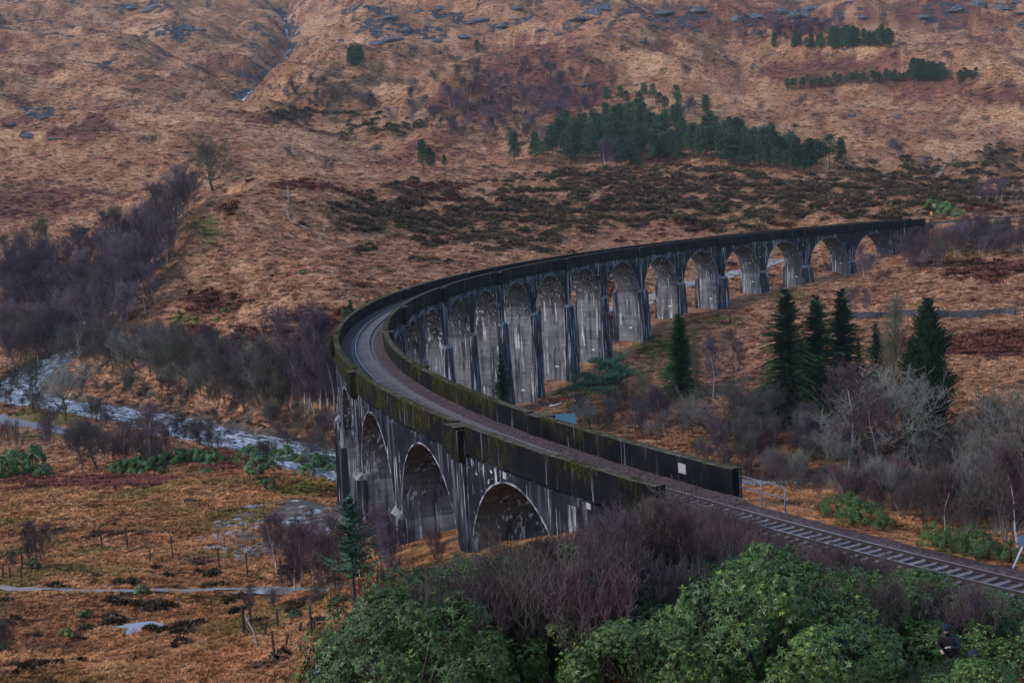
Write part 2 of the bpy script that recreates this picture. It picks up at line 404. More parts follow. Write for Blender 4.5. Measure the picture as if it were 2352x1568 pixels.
cov = cov * (1 - rck[..., None]) + rcol * rck[..., None]
cov = lerp3(cov, (0.085, 0.068, 0.058), bank_stone)
def ground_material():
    m, nt, b = new_mat('moorland', 0.95, 0.1)
    P = geo_pos(nt); C = N(nt, 'ShaderNodeAttribute', attribute_name='cover').outputs['Vector']
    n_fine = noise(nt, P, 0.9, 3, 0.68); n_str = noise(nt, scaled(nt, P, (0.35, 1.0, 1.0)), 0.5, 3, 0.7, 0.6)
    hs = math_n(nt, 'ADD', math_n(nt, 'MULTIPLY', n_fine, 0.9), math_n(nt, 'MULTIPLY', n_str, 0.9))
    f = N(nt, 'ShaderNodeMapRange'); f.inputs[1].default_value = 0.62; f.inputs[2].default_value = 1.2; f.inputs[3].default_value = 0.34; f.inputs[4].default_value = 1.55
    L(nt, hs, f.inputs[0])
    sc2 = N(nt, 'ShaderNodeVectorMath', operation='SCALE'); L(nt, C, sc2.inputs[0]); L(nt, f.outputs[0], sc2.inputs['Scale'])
    nr_ = noise(nt, scaled(nt, P, (0.8, 1.0, 1.4)), 0.17, 4, 0.72)
    rk_ = ramp(nt, math_n(nt, 'ADD', math_n(nt, 'MULTIPLY', attr(nt, 'rocky'), 0.30), nr_), 0.69, 0.74)
    rc_ = ramp_n(nt, n_fine, [(0.3, (0.014, 0.015, 0.020)), (0.5, (0.040, 0.042, 0.052)), (0.72, (0.15, 0.155, 0.175))])
    L(nt, mix(nt, rk_, sc2.outputs[0], rc_), b.inputs['Base Color'])
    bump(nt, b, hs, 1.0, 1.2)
    return m
M_GROUND = ground_material()
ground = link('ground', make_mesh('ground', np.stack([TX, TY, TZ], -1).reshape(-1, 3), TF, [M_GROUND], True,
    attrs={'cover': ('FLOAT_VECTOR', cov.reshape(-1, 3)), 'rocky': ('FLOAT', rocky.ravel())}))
tag(ground, 'rust-brown moorland falling from the hills to the river valley', kind='structure')
# ------------------------------------------------------------------ viaduct materials
def concrete(name, kind):
    m, nt, b = new_mat(name, 0.95, 0.02 if kind in ('parapet', 'face', 'buttress') else 0.08)
    A = N(nt, 'ShaderNodeAttribute', attribute_name='wall').outputs['Vector']     # (along, height, across) in metres
    n_st = noise(nt, scaled(nt, A, (1.5, 0.07, 1.5)), 1.0, 5, 0.62)               # tall run-off streaks
    n_st2 = noise(nt, scaled(nt, A, (3.4, 0.12, 3.4)), 1.0, 4, 0.6)
    n_bl = noise(nt, A, 0.35, 5, 0.6); n_f = noise(nt, A, 3.0, 4, 0.7)
    n_bd = noise(nt, scaled(nt, A, (0.10, 3.2, 0.10)), 1.0, 4, 0.6)               # board-marked lifts
    patchy = noise(nt, A, 0.22, 5, 0.65)
    big = noise(nt, A, 0.09, 3, 0.6)
    if kind == 'face':
        c = ramp_n(nt, n_bl, [(0.3, (0.006, 0.007, 0.010)), (0.55, (0.015, 0.017, 0.023)), (0.8, (0.042, 0.043, 0.051))])
        c = mix(nt, math_n(nt, 'MULTIPLY', ramp(nt, n_st, 0.56, 0.68), 0.6), c, (0.13, 0.122, 0.13))
        lime = math_n(nt, 'MULTIPLY', ramp(nt, n_st2, 0.575, 0.62), ramp(nt, patchy, 0.45, 0.53))
        spots = math_n(nt, 'MULTIPLY', ramp(nt, noise(nt, A, 1.7, 3, 0.5), 0.64, 0.68), ramp(nt, big, 0.48, 0.6))
        c = mix(nt, math_n(nt, 'MULTIPLY', math_n(nt, 'MAXIMUM', lime, spots), 0.8), c, (0.46, 0.455, 0.50))
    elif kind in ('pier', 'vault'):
        d_ = 1.0 if kind == 'pier' else 0.6  # vault is pier concrete darkened: staining plus under-arch shade put into the colour
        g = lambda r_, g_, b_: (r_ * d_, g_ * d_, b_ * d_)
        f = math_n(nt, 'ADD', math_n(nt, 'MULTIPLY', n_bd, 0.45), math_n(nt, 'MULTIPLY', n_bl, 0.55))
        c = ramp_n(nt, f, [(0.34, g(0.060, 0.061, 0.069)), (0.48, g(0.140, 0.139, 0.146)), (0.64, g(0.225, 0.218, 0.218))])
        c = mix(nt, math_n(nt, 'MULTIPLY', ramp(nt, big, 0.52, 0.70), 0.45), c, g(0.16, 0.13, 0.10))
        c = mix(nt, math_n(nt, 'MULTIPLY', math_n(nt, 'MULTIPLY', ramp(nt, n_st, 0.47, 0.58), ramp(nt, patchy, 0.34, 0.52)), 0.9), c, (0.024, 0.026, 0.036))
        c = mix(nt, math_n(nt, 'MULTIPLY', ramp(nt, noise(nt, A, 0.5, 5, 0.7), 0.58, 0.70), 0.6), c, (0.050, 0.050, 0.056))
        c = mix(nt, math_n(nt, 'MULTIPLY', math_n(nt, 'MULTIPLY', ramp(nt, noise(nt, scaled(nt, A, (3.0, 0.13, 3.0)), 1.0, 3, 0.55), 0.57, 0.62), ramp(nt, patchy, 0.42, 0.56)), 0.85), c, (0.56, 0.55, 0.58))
    elif kind == 'edge':
        c = mix(nt, ramp(nt, noise(nt, A, 0.9, 4, 0.65), 0.44, 0.60), (0.045, 0.047, 0.056), (0.30, 0.295, 0.33))
    elif kind == 'buttress':
        c = ramp_n(nt, n_bl, [(0.3, (0.010, 0.012, 0.017)), (0.6, (0.026, 0.028, 0.036)), (0.85, (0.075, 0.075, 0.08))])
        c = mix(nt, math_n(nt, 'MULTIPLY', ramp(nt, n_st, 0.53, 0.64), 0.55), c, (0.17, 0.165, 0.17))
        c = mix(nt, math_n(nt, 'MULTIPLY', ramp(nt, n_st2, 0.56, 0.61), 0.8), c, (0.40, 0.39, 0.43))
    if kind == 'parapet':
        c = ramp_n(nt, n_bl, [(0.3, (0.005, 0.0055, 0.007)), (0.6, (0.010, 0.0105, 0.0125)), (0.85, (0.024, 0.024, 0.026))])
        c = mix(nt, math_n(nt, 'MULTIPLY', ramp(nt, n_st2, 0.63, 0.67), 0.4), c, (0.26, 0.26, 0.29))
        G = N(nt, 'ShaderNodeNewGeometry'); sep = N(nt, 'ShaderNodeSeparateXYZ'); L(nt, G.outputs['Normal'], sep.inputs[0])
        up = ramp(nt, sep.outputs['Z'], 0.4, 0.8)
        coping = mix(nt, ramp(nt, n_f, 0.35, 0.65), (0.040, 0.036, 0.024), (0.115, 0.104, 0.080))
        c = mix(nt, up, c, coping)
        mo = attr(nt, 'moss')
        moss_c = ramp_n(nt, n_f, [(0.32, (0.010, 0.010, 0.004)), (0.55, (0.030, 0.027, 0.007)), (0.8, (0.115, 0.085, 0.010))])
        vst = noise(nt, scaled(nt, A, (2.2, 0.5, 2.2)), 1.0, 4, 0.6)
        mm = math_n(nt, 'ADD', math_n(nt, 'MULTIPLY', mo, 1.0), math_n(nt, 'ADD', math_n(nt, 'MULTIPLY', math_n(nt, 'SUBTRACT', vst, 0.5), 2.6), math_n(nt, 'MULTIPLY', math_n(nt, 'SUBTRACT', patchy, 0.5), 2.8)))
        c = mix(nt, math_n(nt, 'MULTIPLY', ramp(nt, mm, 0.45, 1.05), 0.92), c, moss_c)
    L(nt, c, b.inputs['Base Color'])
    bump(nt, b, math_n(nt, 'ADD', n_bd, n_f), 0.55, 0.05)
    return m
M_FACE, M_PIER, M_VAULT, M_EDGE, M_BUTT, M_PARA = [concrete('concrete_' + k, k) for k in ('face', 'pier', 'vault', 'edge', 'buttress', 'parapet')]

# ------------------------------------------------------------------ viaduct: geometry in (k along, off across, z)
class CB:
    """builds in track coordinates: s (metres along), off (metres across, + outer), z; bent onto the curve"""
    def __init__(s): s.A = []; s.F = []; s.M = []
    def v(s, a, off, z): s.A.append((a, off, z)); return len(s.A) - 1
    def quad(s, p, m=0): s.F.append(tuple(s.v(*q) for q in p)); s.M.append(m)
    def box(s, s0, s1, o0, o1, z0, z1, m=0, n=1, mt=None, taper=None):
        ss = np.linspace(s0, s1, n + 1)
        for i in range(n):
            a, b = ss[i], ss[i + 1]
            s.quad([(a,o1,z0),(a,o1,z1),(b,o1,z1),(b,o1,z0)], m); s.quad([(a,o0,z0),(b,o0,z0),(b,o0,z1),(a,o0,z1)], m)
            s.quad([(a,o0,z1),(b,o0,z1),(b,o1,z1),(a,o1,z1)], m if mt is None else mt); s.quad([(a,o0,z0),(a,o1,z0),(b,o1,z0),(b,o0,z0)], m)
        s.quad([(s0,o0,z0),(s0,o0,z1),(s0,o1,z1),(s0,o1,z0)], m); s.quad([(s1,o0,z0),(s1,o1,z0),(s1,o1,z1),(s1,o0,z1)], m)
    def build(s, name, mats, parent, moss=None, smooth=False):
        A = np.array(s.A)
        ang = TH0 - A[:, 0] / RAD; r = RAD + A[:, 1]
        V = np.c_[CX + r * np.cos(ang), CY + r * np.sin(ang), A[:, 2] - 0.001219 * A[:, 0]]
        at_ = {'wall': ('FLOAT_VECTOR', np.c_[A[:, 0], A[:, 2], A[:, 1]])}
        if moss is not None: at_['moss'] = ('FLOAT', moss(A))
        me = make_mesh(name, V, s.F, mats, smooth, s.M, at_)
        return link(name, me, parent)
TOP = CAM_Z - 16.409                       # parapet top (before the slight fall along the line)
CROWN = TOP - 2.82; ARC_R = (PITCH - 2.6) / 2; SPRING = CROWN - ARC_R; DECK = TOP - 2.15
K_NEAR, K_FAR = -0.55, 21.62
viaduct = empty('railway_viaduct', curve_pt(0, 0, -20)); viaduct.location = (0, 0, 0)
tag(viaduct, 'long curved concrete railway viaduct of tall arches streaked black and white', 'viaduct')
NA = 22
for i in range(1, 22):                     # 21 arches
    cb = CB(); s0, s1 = (i - 1) * PITCH, i * PITCH; mid = (s0 + s1) / 2
    th = np.linspace(math.pi, 0, NA + 1)
    prof = [(s0, SPRING)] + [(mid + ARC_R * math.cos(t), SPRING + ARC_R * math.sin(t)) for t in th] + [(s1, SPRING)]
    for (a, za), (b, zb) in zip(prof[:-1], prof[1:]):
        for o, flip in ((HW, 0), (-HW, 1)):
            q = [(a,o,za),(a,o,DECK),(b,o,DECK),(b,o,zb)]
            cb.quad(q[::-1] if flip else q, 0)
        if abs(za - SPRING) > 1e-6 or abs(zb - SPRING) > 1e-6:
            for o0, o1 in zip(np.linspace(-HW, HW, 5)[:-1], np.linspace(-HW, HW, 5)[1:]):
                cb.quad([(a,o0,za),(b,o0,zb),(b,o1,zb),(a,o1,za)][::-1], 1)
        cb.quad([(a,-HW,DECK),(b,-HW,DECK),(b,HW,DECK),(a,HW,DECK)], 0)
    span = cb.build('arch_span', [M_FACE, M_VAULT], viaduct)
    for o, so in ((HW, 1), (-HW, -1)):      # pale worn arris round each opening
        eb = CB(); r1 = ARC_R + 0.13
        for t0, t1 in zip(th[:-1], th[1:]):
            p = [(mid + ARC_R*math.cos(t0), SPRING + ARC_R*math.sin(t0)), (mid + ARC_R*math.cos(t1), SPRING + ARC_R*math.sin(t1)),
                 (mid + r1*math.cos(t1), SPRING + r1*math.sin(t1)), (mid + r1*math.cos(t0), SPRING + r1*math.sin(t0))]
            oo = o + so * 0.03
            q = [(a, oo, z) for a, z in p]; eb.quad(q if so < 0 else q[::-1], 0)
            q = [(p[0][0], o, p[0][1]), (p[1][0], o, p[1][1]), (p[1][0], oo, p[1][1]), (p[0][0], oo, p[0][1])]; eb.quad(q, 0)
            q = [(p[3][0], o, p[3][1]), (p[2][0], o, p[2][1]), (p[2][0], oo, p[2][1]), (p[3][0], oo, p[3][1])]; eb.quad(q, 0)
        eb.build('arch_edge', [M_EDGE], span)
PIER_BASE = {}
for i in range(0, 22):
    x, y, _ = curve_pt(i); zb = min(gz(x, y), gz(*curve_pt(i, 4)[:2]), gz(*curve_pt(i, -4)[:2])) - 1.5
    strong = (i % 2 == 1)
    cb = CB(); s = i * PITCH; zt = SPRING; H = zt - zb
    hs0, hs1 = 1.3, 1.3 + 0.016 * H
    nz = max(2, int(H / 2.2))
    zz = np.linspace(zt, zb, nz + 1); hs = np.linspace(hs0, hs1, nz + 1)
    for (z0, z1, a0, a1) in zip(zz[:-1], zz[1:], hs[:-1], hs[1:]):
        ho0, ho1 = HW + 0.02 * (zt - z0), HW + 0.02 * (zt - z1)
        for o0, o1 in zip(np.linspace(-1, 1, 5)[:-1], np.linspace(-1, 1, 5)[1:]):
            cb.quad([(s-a1,o0*ho1,z1),(s-a1,o1*ho1,z1),(s-a0,o1*ho0,z0),(s-a0,o0*ho0,z0)][::-1], 0)
            cb.quad([(s+a1,o0*ho1,z1),(s+a1,o1*ho1,z1),(s+a0,o1*ho0,z0),(s+a0,o0*ho0,z0)], 0)
        for sg in (1, -1):
            q = [(s-a1,sg*ho1,z1),(s+a1,sg*ho1,z1),(s+a0,sg*ho0,z0),(s-a0,sg*ho0,z0)]; cb.quad(q if sg < 0 else q[::-1], 1)
    pier = cb.build('pier', [M_PIER, M_FACE], viaduct)
    for sg in (1, -1):                     # battered buttress under the springing, with weathered cap
        bb = CB(); w0 = 1.62 if strong else 1.32; pr0 = 0.68 if strong else 0.36; zc = SPRING + 0.1
        def ring(z, w, pr): return [(s - w, sg * (HW - 0.3), z), (s - w, sg * (HW + pr), z), (s + w, sg * (HW + pr), z), (s + w, sg * (HW - 0.3), z)]
        rings = [ring(zc + 0.55, w0 * 0.96, 0.03), ring(zc, w0, pr0)]
        nb = max(2, int(H / 3)); 
        for t in np.linspace(0, 1, nb + 1)[1:]: rings.append(ring(zc - t * (zc - zb), w0 + t * 0.018 * H, pr0 + t * 0.03 * H))
        for j, (ra, rb) in enumerate(zip(rings[:-1], rings[1:])):
            for e in range(3):
                q = [ra[e], ra[e+1], rb[e+1], rb[e]]; bb.quad(q if sg > 0 else q[::-1], 1 if j == 0 else 0)
        bb.quad(rings[0] if sg > 0 else rings[0][::-1], 1)
        bb.build('buttress', [M_BUTT, M_PIER], pier)
    if strong or i == 0:                   # pale pilaster strip between parapet pilaster and buttress
        for sg in (1, -1):
            pb = CB(); o = sorted((sg * (HW - 0.05), sg * (HW + 0.10)))
            pb.box(s - 0.62, s + 0.62, o[0], o[1], SPRING + 0.6, TOP - 2.62, 0); pb.build('pilaster_strip', [M_BUTT], pier)
    PIER_BASE[i] = zb
# abutment walls at both ends
for s0, s1, zb in ((K_NEAR * PITCH, 0.0, 19.0), (21 * PITCH, K_FAR * PITCH, 12.0)):
    cb = CB(); cb.box(s0, s1, -HW, HW, zb, DECK, 0, 5); cb.build('abutment', [M_FACE], viaduct)
# parapets between pilasters and the pilasters themselves
def moss_amount(A):
    k = A[:, 0] / PITCH
    m = np.interp(k, [-0.6, 0.5, 2.5, 5.5, 8, 11, 22], [0.15, 0.45, 0.75, 0.7, 0.42, 0.12, 0.05])
    top_ = np.clip((A[:, 2] - (TOP - 0.12)) / 0.1, 0, 1)
    return m + np.where(A[:, 1] > 0, 0.0, -0.30) * (1 - top_) + 0.12 * top_ * (k < 9)
MO = lambda A: np.clip(moss_amount(A), 0, 1)
bounds = [K_NEAR] + list(range(1, 22, 2)) + [K_FAR]
for sg in (1, -1):
    for a, b in zip(bounds[:-1], bounds[1:]):
        s0 = a * PITCH + (1.25 if a != K_NEAR else (1.4 if sg < 0 else 0.6)); s1 = b * PITCH - (1.25 if b != K_FAR else 0)
        cb = CB(); n = int((s1 - s0) / 1.4) + 1; o = sorted((sg * (HW - 0.56), sg * (HW + 0.05)))
        ss = np.linspace(s0, s1, n + 1); wob = 0.02
        for j in range(n):
            p, q = ss[j], ss[j + 1]; zp = TOP + wob * math.sin(p * 1.3); zq = TOP + wob * math.sin(q * 1.3); z0 = TOP - 1.95
            ch = 0.05
            prof = lambda a_, zt_: [(a_, o[0], z0), (a_, o[0], zt_ - ch), (a_, o[0] + ch, zt_), (a_, o[1] - ch, zt_), (a_, o[1], zt_ - ch), (a_, o[1], z0)]
            P_, Q_ = prof(p, zp), prof(q, zq)
            for e in range(6): cb.quad([P_[e], P_[(e+1) % 6], Q_[(e+1) % 6], Q_[e]], 0)
            if j == 0: cb.F.append(tuple(cb.v(*w_) for w_ in P_[::-1])); cb.M.append(0)
            if j == n - 1: cb.F.append(tuple(cb.v(*w_) for w_ in Q_)); cb.M.append(0)
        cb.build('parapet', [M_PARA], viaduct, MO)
    for k in range(1, 22, 2):
        cb = CB(); s = k * PITCH; o = sorted((sg * (HW - 0.60), sg * (HW + 0.62)))
        cb.box(s - 1.24, s + 1.24, o[0], o[1], TOP - 2.2, TOP - 0.30, 0)
        o2 = sorted((sg * (HW - 0.68), sg * (HW + 0.72))); cb.box(s - 1.06, s + 1.06, o2[0], o2[1], TOP - 0.298, TOP - 0.10, 0)
        o3 = sorted((sg * (HW - 0.1), sg * (HW + 0.40))); cb.box(s - 0.9, s + 0.9, o3[0], o3[1], TOP - 2.6, TOP - 2.202, 0)
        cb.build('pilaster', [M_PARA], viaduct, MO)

# ------------------------------------------------------------------ ballast and track
def ballast_mat():
    m, nt, b = new_mat('ballast', 0.95, 0.15); P = geo_pos(nt)
    vor = N(nt, 'ShaderNodeTexVoronoi'); vor.inputs['Scale'].default_value = 5.5; L(nt, P, vor.inputs['Vector'])
    c = mix(nt, noise(nt, P, 6, 3), (0.028, 0.018, 0.019), (0.085, 0.056, 0.056))
    c = mix(nt, 0.72, c, mix(nt, vor.outputs['Color'], (0.010, 0.007, 0.007), (0.140, 0.092, 0.090)))
    L(nt, c, b.inputs['Base Color']); bump(nt, b, vor.outputs['Distance'], 0.9, 0.08); return m
M_BALLAST = ballast_mat()
def sweep(name, prof, k0, k1, step, mat, parent=None, smooth=False, wob=0.0):
    """extrudes a cross-section (off, dz from the parapet top) along the line"""
    n = int((k1 - k0) * PITCH / step); ks = np.linspace(k0, k1, n + 1); m = len(prof)
    V = np.array([[curve_pt(k, o, dz + (wob * pnoise(np.array([k * 30.0]), np.array([o * 3.0]), 5)[0] if wob else 0)) for o, dz in prof] for k in ks]).reshape(-1, 3)
    closed = prof[0] != prof[-1] and not wob
    F = []
    for i in range(n):
        for j in range(m if closed else m - 1):
            F.append((i*m+j, i*m+(j+1) % m, (i+1)*m+(j+1) % m, (i+1)*m+j))
    return link(name, make_mesh(name, V, F, [mat], smooth), parent)
bal = sweep('ballast_bed', [(-2.5,-1.50),(-2.2,-1.52),(-1.7,-1.58),(-1.0,-1.70),(0,-1.72),(1.0,-1.70),(1.7,-1.58),(2.2,-1.52),(2.5,-1.50)], K_NEAR, K_FAR, 0.8, M_BALLAST, wob=0.05)
tag(bal, 'pinkish grey stone ballast under the track', kind='structure')
for k0, k1 in ((-7.5, K_NEAR), (K_FAR, 30)):
    b2 = sweep('ballast_bed', [(-3.6,-2.2),(-2.7,-1.78),(-1.7,-1.62),(-1.0,-1.70),(0,-1.72),(1.0,-1.70),(1.7,-1.62),(2.7,-1.78),(3.6,-2.2)], k0, k1, 0.8, M_BALLAST, wob=0.05)
    tag(b2, 'stone ballast of the line beyond the viaduct end', kind='structure')
def simple(name, c, rough=0.8, spec=0.3, metal=0.0, var=0.25, sc=6.0):
    m, nt, b = new_mat(name, rough, spec); b.inputs['Metallic'].default_value = metal
    d = tuple(x * (1 - var) for x in c); e = tuple(min(1, x * (1 + var)) for x in c)
    L(nt, mix(nt, noise(nt, obj_coord(nt), sc, 4), d, e), b.inputs['Base Color']); return m
M_RAILTOP = simple('rail_head_steel', (0.22, 0.205, 0.215), 0.4, 0.5, 0.2)
M_RUST = simple('rusty_steel', (0.035, 0.024, 0.022), 0.8, 0.3)
def sleeper_mat():
    m, nt, b = new_mat('sleeper_timber', 0.85, 0.2)
    R = N(nt, 'ShaderNodeObjectInfo').outputs['Random']
    c = ramp_n(nt, R, [(0.0, (0.08, 0.072, 0.082)), (0.5, (0.15, 0.136, 0.152)), (1.0, (0.24, 0.218, 0.238))])
    c = mix(nt, noise(nt, scaled(nt, obj_coord(nt), (1, 8, 8)), 2.0, 4), c, (0.17, 0.145, 0.15)); L(nt, c, b.inputs['Base Color']); return m
M_SLEEP = sleeper_mat()
track = empty('railway_track'); tag(track, 'single railway track curving along the top of the viaduct', 'railway track')
RZ = -1.45
for o in (0.75, -0.75):
    w = 0.07
    r_ = sweep('rail', [(o-w,RZ-0.19),(o-w,RZ-0.15),(o-0.03,RZ-0.13),(o-0.03,RZ-0.05),(o-0.036,RZ-0.04),(o-0.036,RZ),(o+0.036,RZ),(o+0.036,RZ-0.04),(o+0.03,RZ-0.05),(o+0.03,RZ-0.13),(o+w,RZ-0.15),(o+w,RZ-0.19)], -7.5, 29, 1.7, M_RUST, track)
    sweep('rail_head', [(o-0.036,RZ+0.001),(o-0.036,RZ+0.012),(o+0.036,RZ+0.012),(o+0.036,RZ+0.001)], -7.5, 29, 1.7, M_RAILTOP, r_)
sweep('check_rail', [(-0.62,RZ-0.16),(-0.62,RZ-0.01),(-0.56,RZ-0.01),(-0.56,RZ-0.16)], -0.2, 21.4, 1.7, simple('check_rail_steel', (0.2, 0.17, 0.16), 0.6, 0.4, 0.4), track)
sb = MB(); sb.box(-1.28, 1.28, -0.125, 0.125, -0.10, 0.0); sb.box(-0.90, -0.60, -0.09, 0.09, 0.0, 0.03); sb.box(0.60, 0.90, -0.09, 0.09, 0.0, 0.03)
sl_me = sb.mesh('sleeper', [M_SLEEP]); SP = 0.66; k = -2.4; cnt = 0; far_pts = []
while k < 26:
    p = curve_pt(k, 0, -1.64 + 0.03); a = TH0 - k * PITCH / RAD
    if cnt < 300:
        o = link('sleeper', sl_me, track, p, a + rnd.uniform(-0.01, 0.01)); cnt += 1
    else: far_pts.append((p, a))
    k += SP / PITCH
fb = MB()
for p, a in far_pts:
    c_, s_ = math.cos(a), math.sin(a)
    for V, F in (([(x, y, z) for x in (-1.28, 1.28) for y in (-0.125, 0.125) for z in (-0.1, 0.0)], [(1,5,7,3),(0,2,6,4),(0,1,3,2),(4,6,7,5),(0,4,5,1),(2,3,7,6)]),):
        fb.add([(p[0] + x*c_ - y*s_, p[1] + x*s_ + y*c_, p[2] + z) for x, y, z in V], F)
tag(fb.build('far_sleepers', [M_SLEEP], track), kind='stuff')
# ------------------------------------------------------------------ vegetation: materials
def veg_mat(name, dark, light, rough=0.85, spec=0.15, hue=0.0, sc=1.2, trans=0.0, objvar=0.5, alt=None):
    m, nt, b = new_mat(name, rough, spec)
    R = N(nt, 'ShaderNodeObjectInfo').outputs['Random']
    n = noise(nt, geo_pos(nt), sc, 2, 0.6)
    f = math_n(nt, 'ADD', math_n(nt, 'MULTIPLY', R, objvar), math_n(nt, 'MULTIPLY', n, 1 - objvar))
    c = mix(nt, ramp(nt, f, 0.25, 0.75), dark, light)
    if alt: c = mix(nt, ramp(nt, math_n(nt, 'FRACT', math_n(nt, 'MULTIPLY', R, 7.31)), 0.45, 0.95), c, alt)
    L(nt, c, b.inputs['Base Color'])
    if trans: b.inputs['Transmission Weight'].default_value = 0.0
    return m
M_TWIG_P = veg_mat('purple_twigs', (0.046, 0.034, 0.046), (0.150, 0.112, 0.144), alt=(0.085, 0.055, 0.062), objvar=0.8)
M_TWIG_R = veg_mat('reddish_twigs', (0.055, 0.033, 0.037), (0.140, 0.083, 0.088), alt=(0.095, 0.062, 0.076))
M_TWIG_B = veg_mat('brown_twigs', (0.040, 0.032, 0.029), (0.115, 0.092, 0.080), alt=(0.085, 0.070, 0.064))
M_TWIG_G = veg_mat('lichened_twigs', (0.075, 0.070, 0.060), (0.22, 0.215, 0.185), alt=(0.12, 0.105, 0.105))
M_TWIG_L = veg_mat('pale_lichen_twigs', (0.080, 0.076, 0.066), (0.27, 0.262, 0.225), alt=(0.11, 0.092, 0.092), objvar=0.7)
M_TWIG_O = veg_mat('olive_twigs', (0.066, 0.062, 0.040), (0.150, 0.140, 0.096))
M_BARK_W = veg_mat('birch_bark', (0.19, 0.17, 0.17), (0.46, 0.42, 0.42), sc=3.0)
M_BARK_D = veg_mat('dark_bark', (0.030, 0.025, 0.022), (0.085, 0.070, 0.060), sc=3.0)
M_BARK_M = veg_mat('mossy_bark', (0.035, 0.034, 0.020), (0.105, 0.10, 0.055), sc=2.0)
M_NEEDLE = veg_mat('pine_needles', (0.012, 0.036, 0.020), (0.050, 0.100, 0.052), objvar=0.4, sc=0.9)
M_NEEDLE_S = veg_mat('spruce_needles', (0.008, 0.024, 0.011), (0.032, 0.072, 0.024), objvar=0.2, sc=0.9)
M_NEEDLE_Y = veg_mat('fresh_spruce_needles', (0.012, 0.040, 0.010), (0.050, 0.125, 0.030), objvar=0.2, sc=0.9)
M_NEEDLE_B = veg_mat('scots_pine_needles', (0.024, 0.070, 0.046), (0.070, 0.155, 0.090), objvar=0.2, sc=1.4)
M_RHODO = veg_mat('rhododendron_leaves', (0.018, 0.046, 0.010), (0.078, 0.148, 0.028), 0.45, 0.4, objvar=0.45, sc=1.1, alt=(0.058, 0.090, 0.022))
M_RHODO_Y = veg_mat('young_rhododendron_leaves', (0.06, 0.13, 0.022), (0.17, 0.27, 0.040), 0.45, 0.4, objvar=0.3, sc=1.1)
M_RHODO_S = veg_mat('small_rhododendron_leaves', (0.020, 0.070, 0.024), (0.075, 0.185, 0.055), 0.5, 0.35, objvar=0.6, sc=1.1)
M_STEM = veg_mat('rhododendron_stems', (0.035, 0.022, 0.018), (0.075, 0.05, 0.04))

# ------------------------------------------------------------------ vegetation: shapes
def tubes(P0, P1, R0, R1, n=3):
    P0, P1 = np.asarray(P0, float), np.asarray(P1, float); R0, R1 = np.asarray(R0, float), np.asarray(R1, float)
    t = P1 - P0; t /= np.maximum(np.linalg.norm(t, axis=1, keepdims=True), 1e-9)
    ref = np.where(np.abs(t[:, 2:3]) < 0.9, [[0, 0, 1.0]], [[1.0, 0, 0]])
    a = np.cross(t, ref); a /= np.linalg.norm(a, axis=1, keepdims=True); b = np.cross(t, a)
    Vs = []
    for P, R in ((P0, R0), (P1, R1)):
        for j in range(n):
            an = 2 * math.pi * j / n
            Vs.append(P + (a * math.cos(an) + b * math.sin(an)) * R[:, None])
    V = np.stack(Vs, 1).reshape(-1, 3); base = np.arange(len(P0))[:, None] * (2 * n)
    F = np.concatenate([base + np.array([[j, n + j, n + (j + 1) % n, (j + 1) % n]]) for j in range(n)], 0)
    return V, F
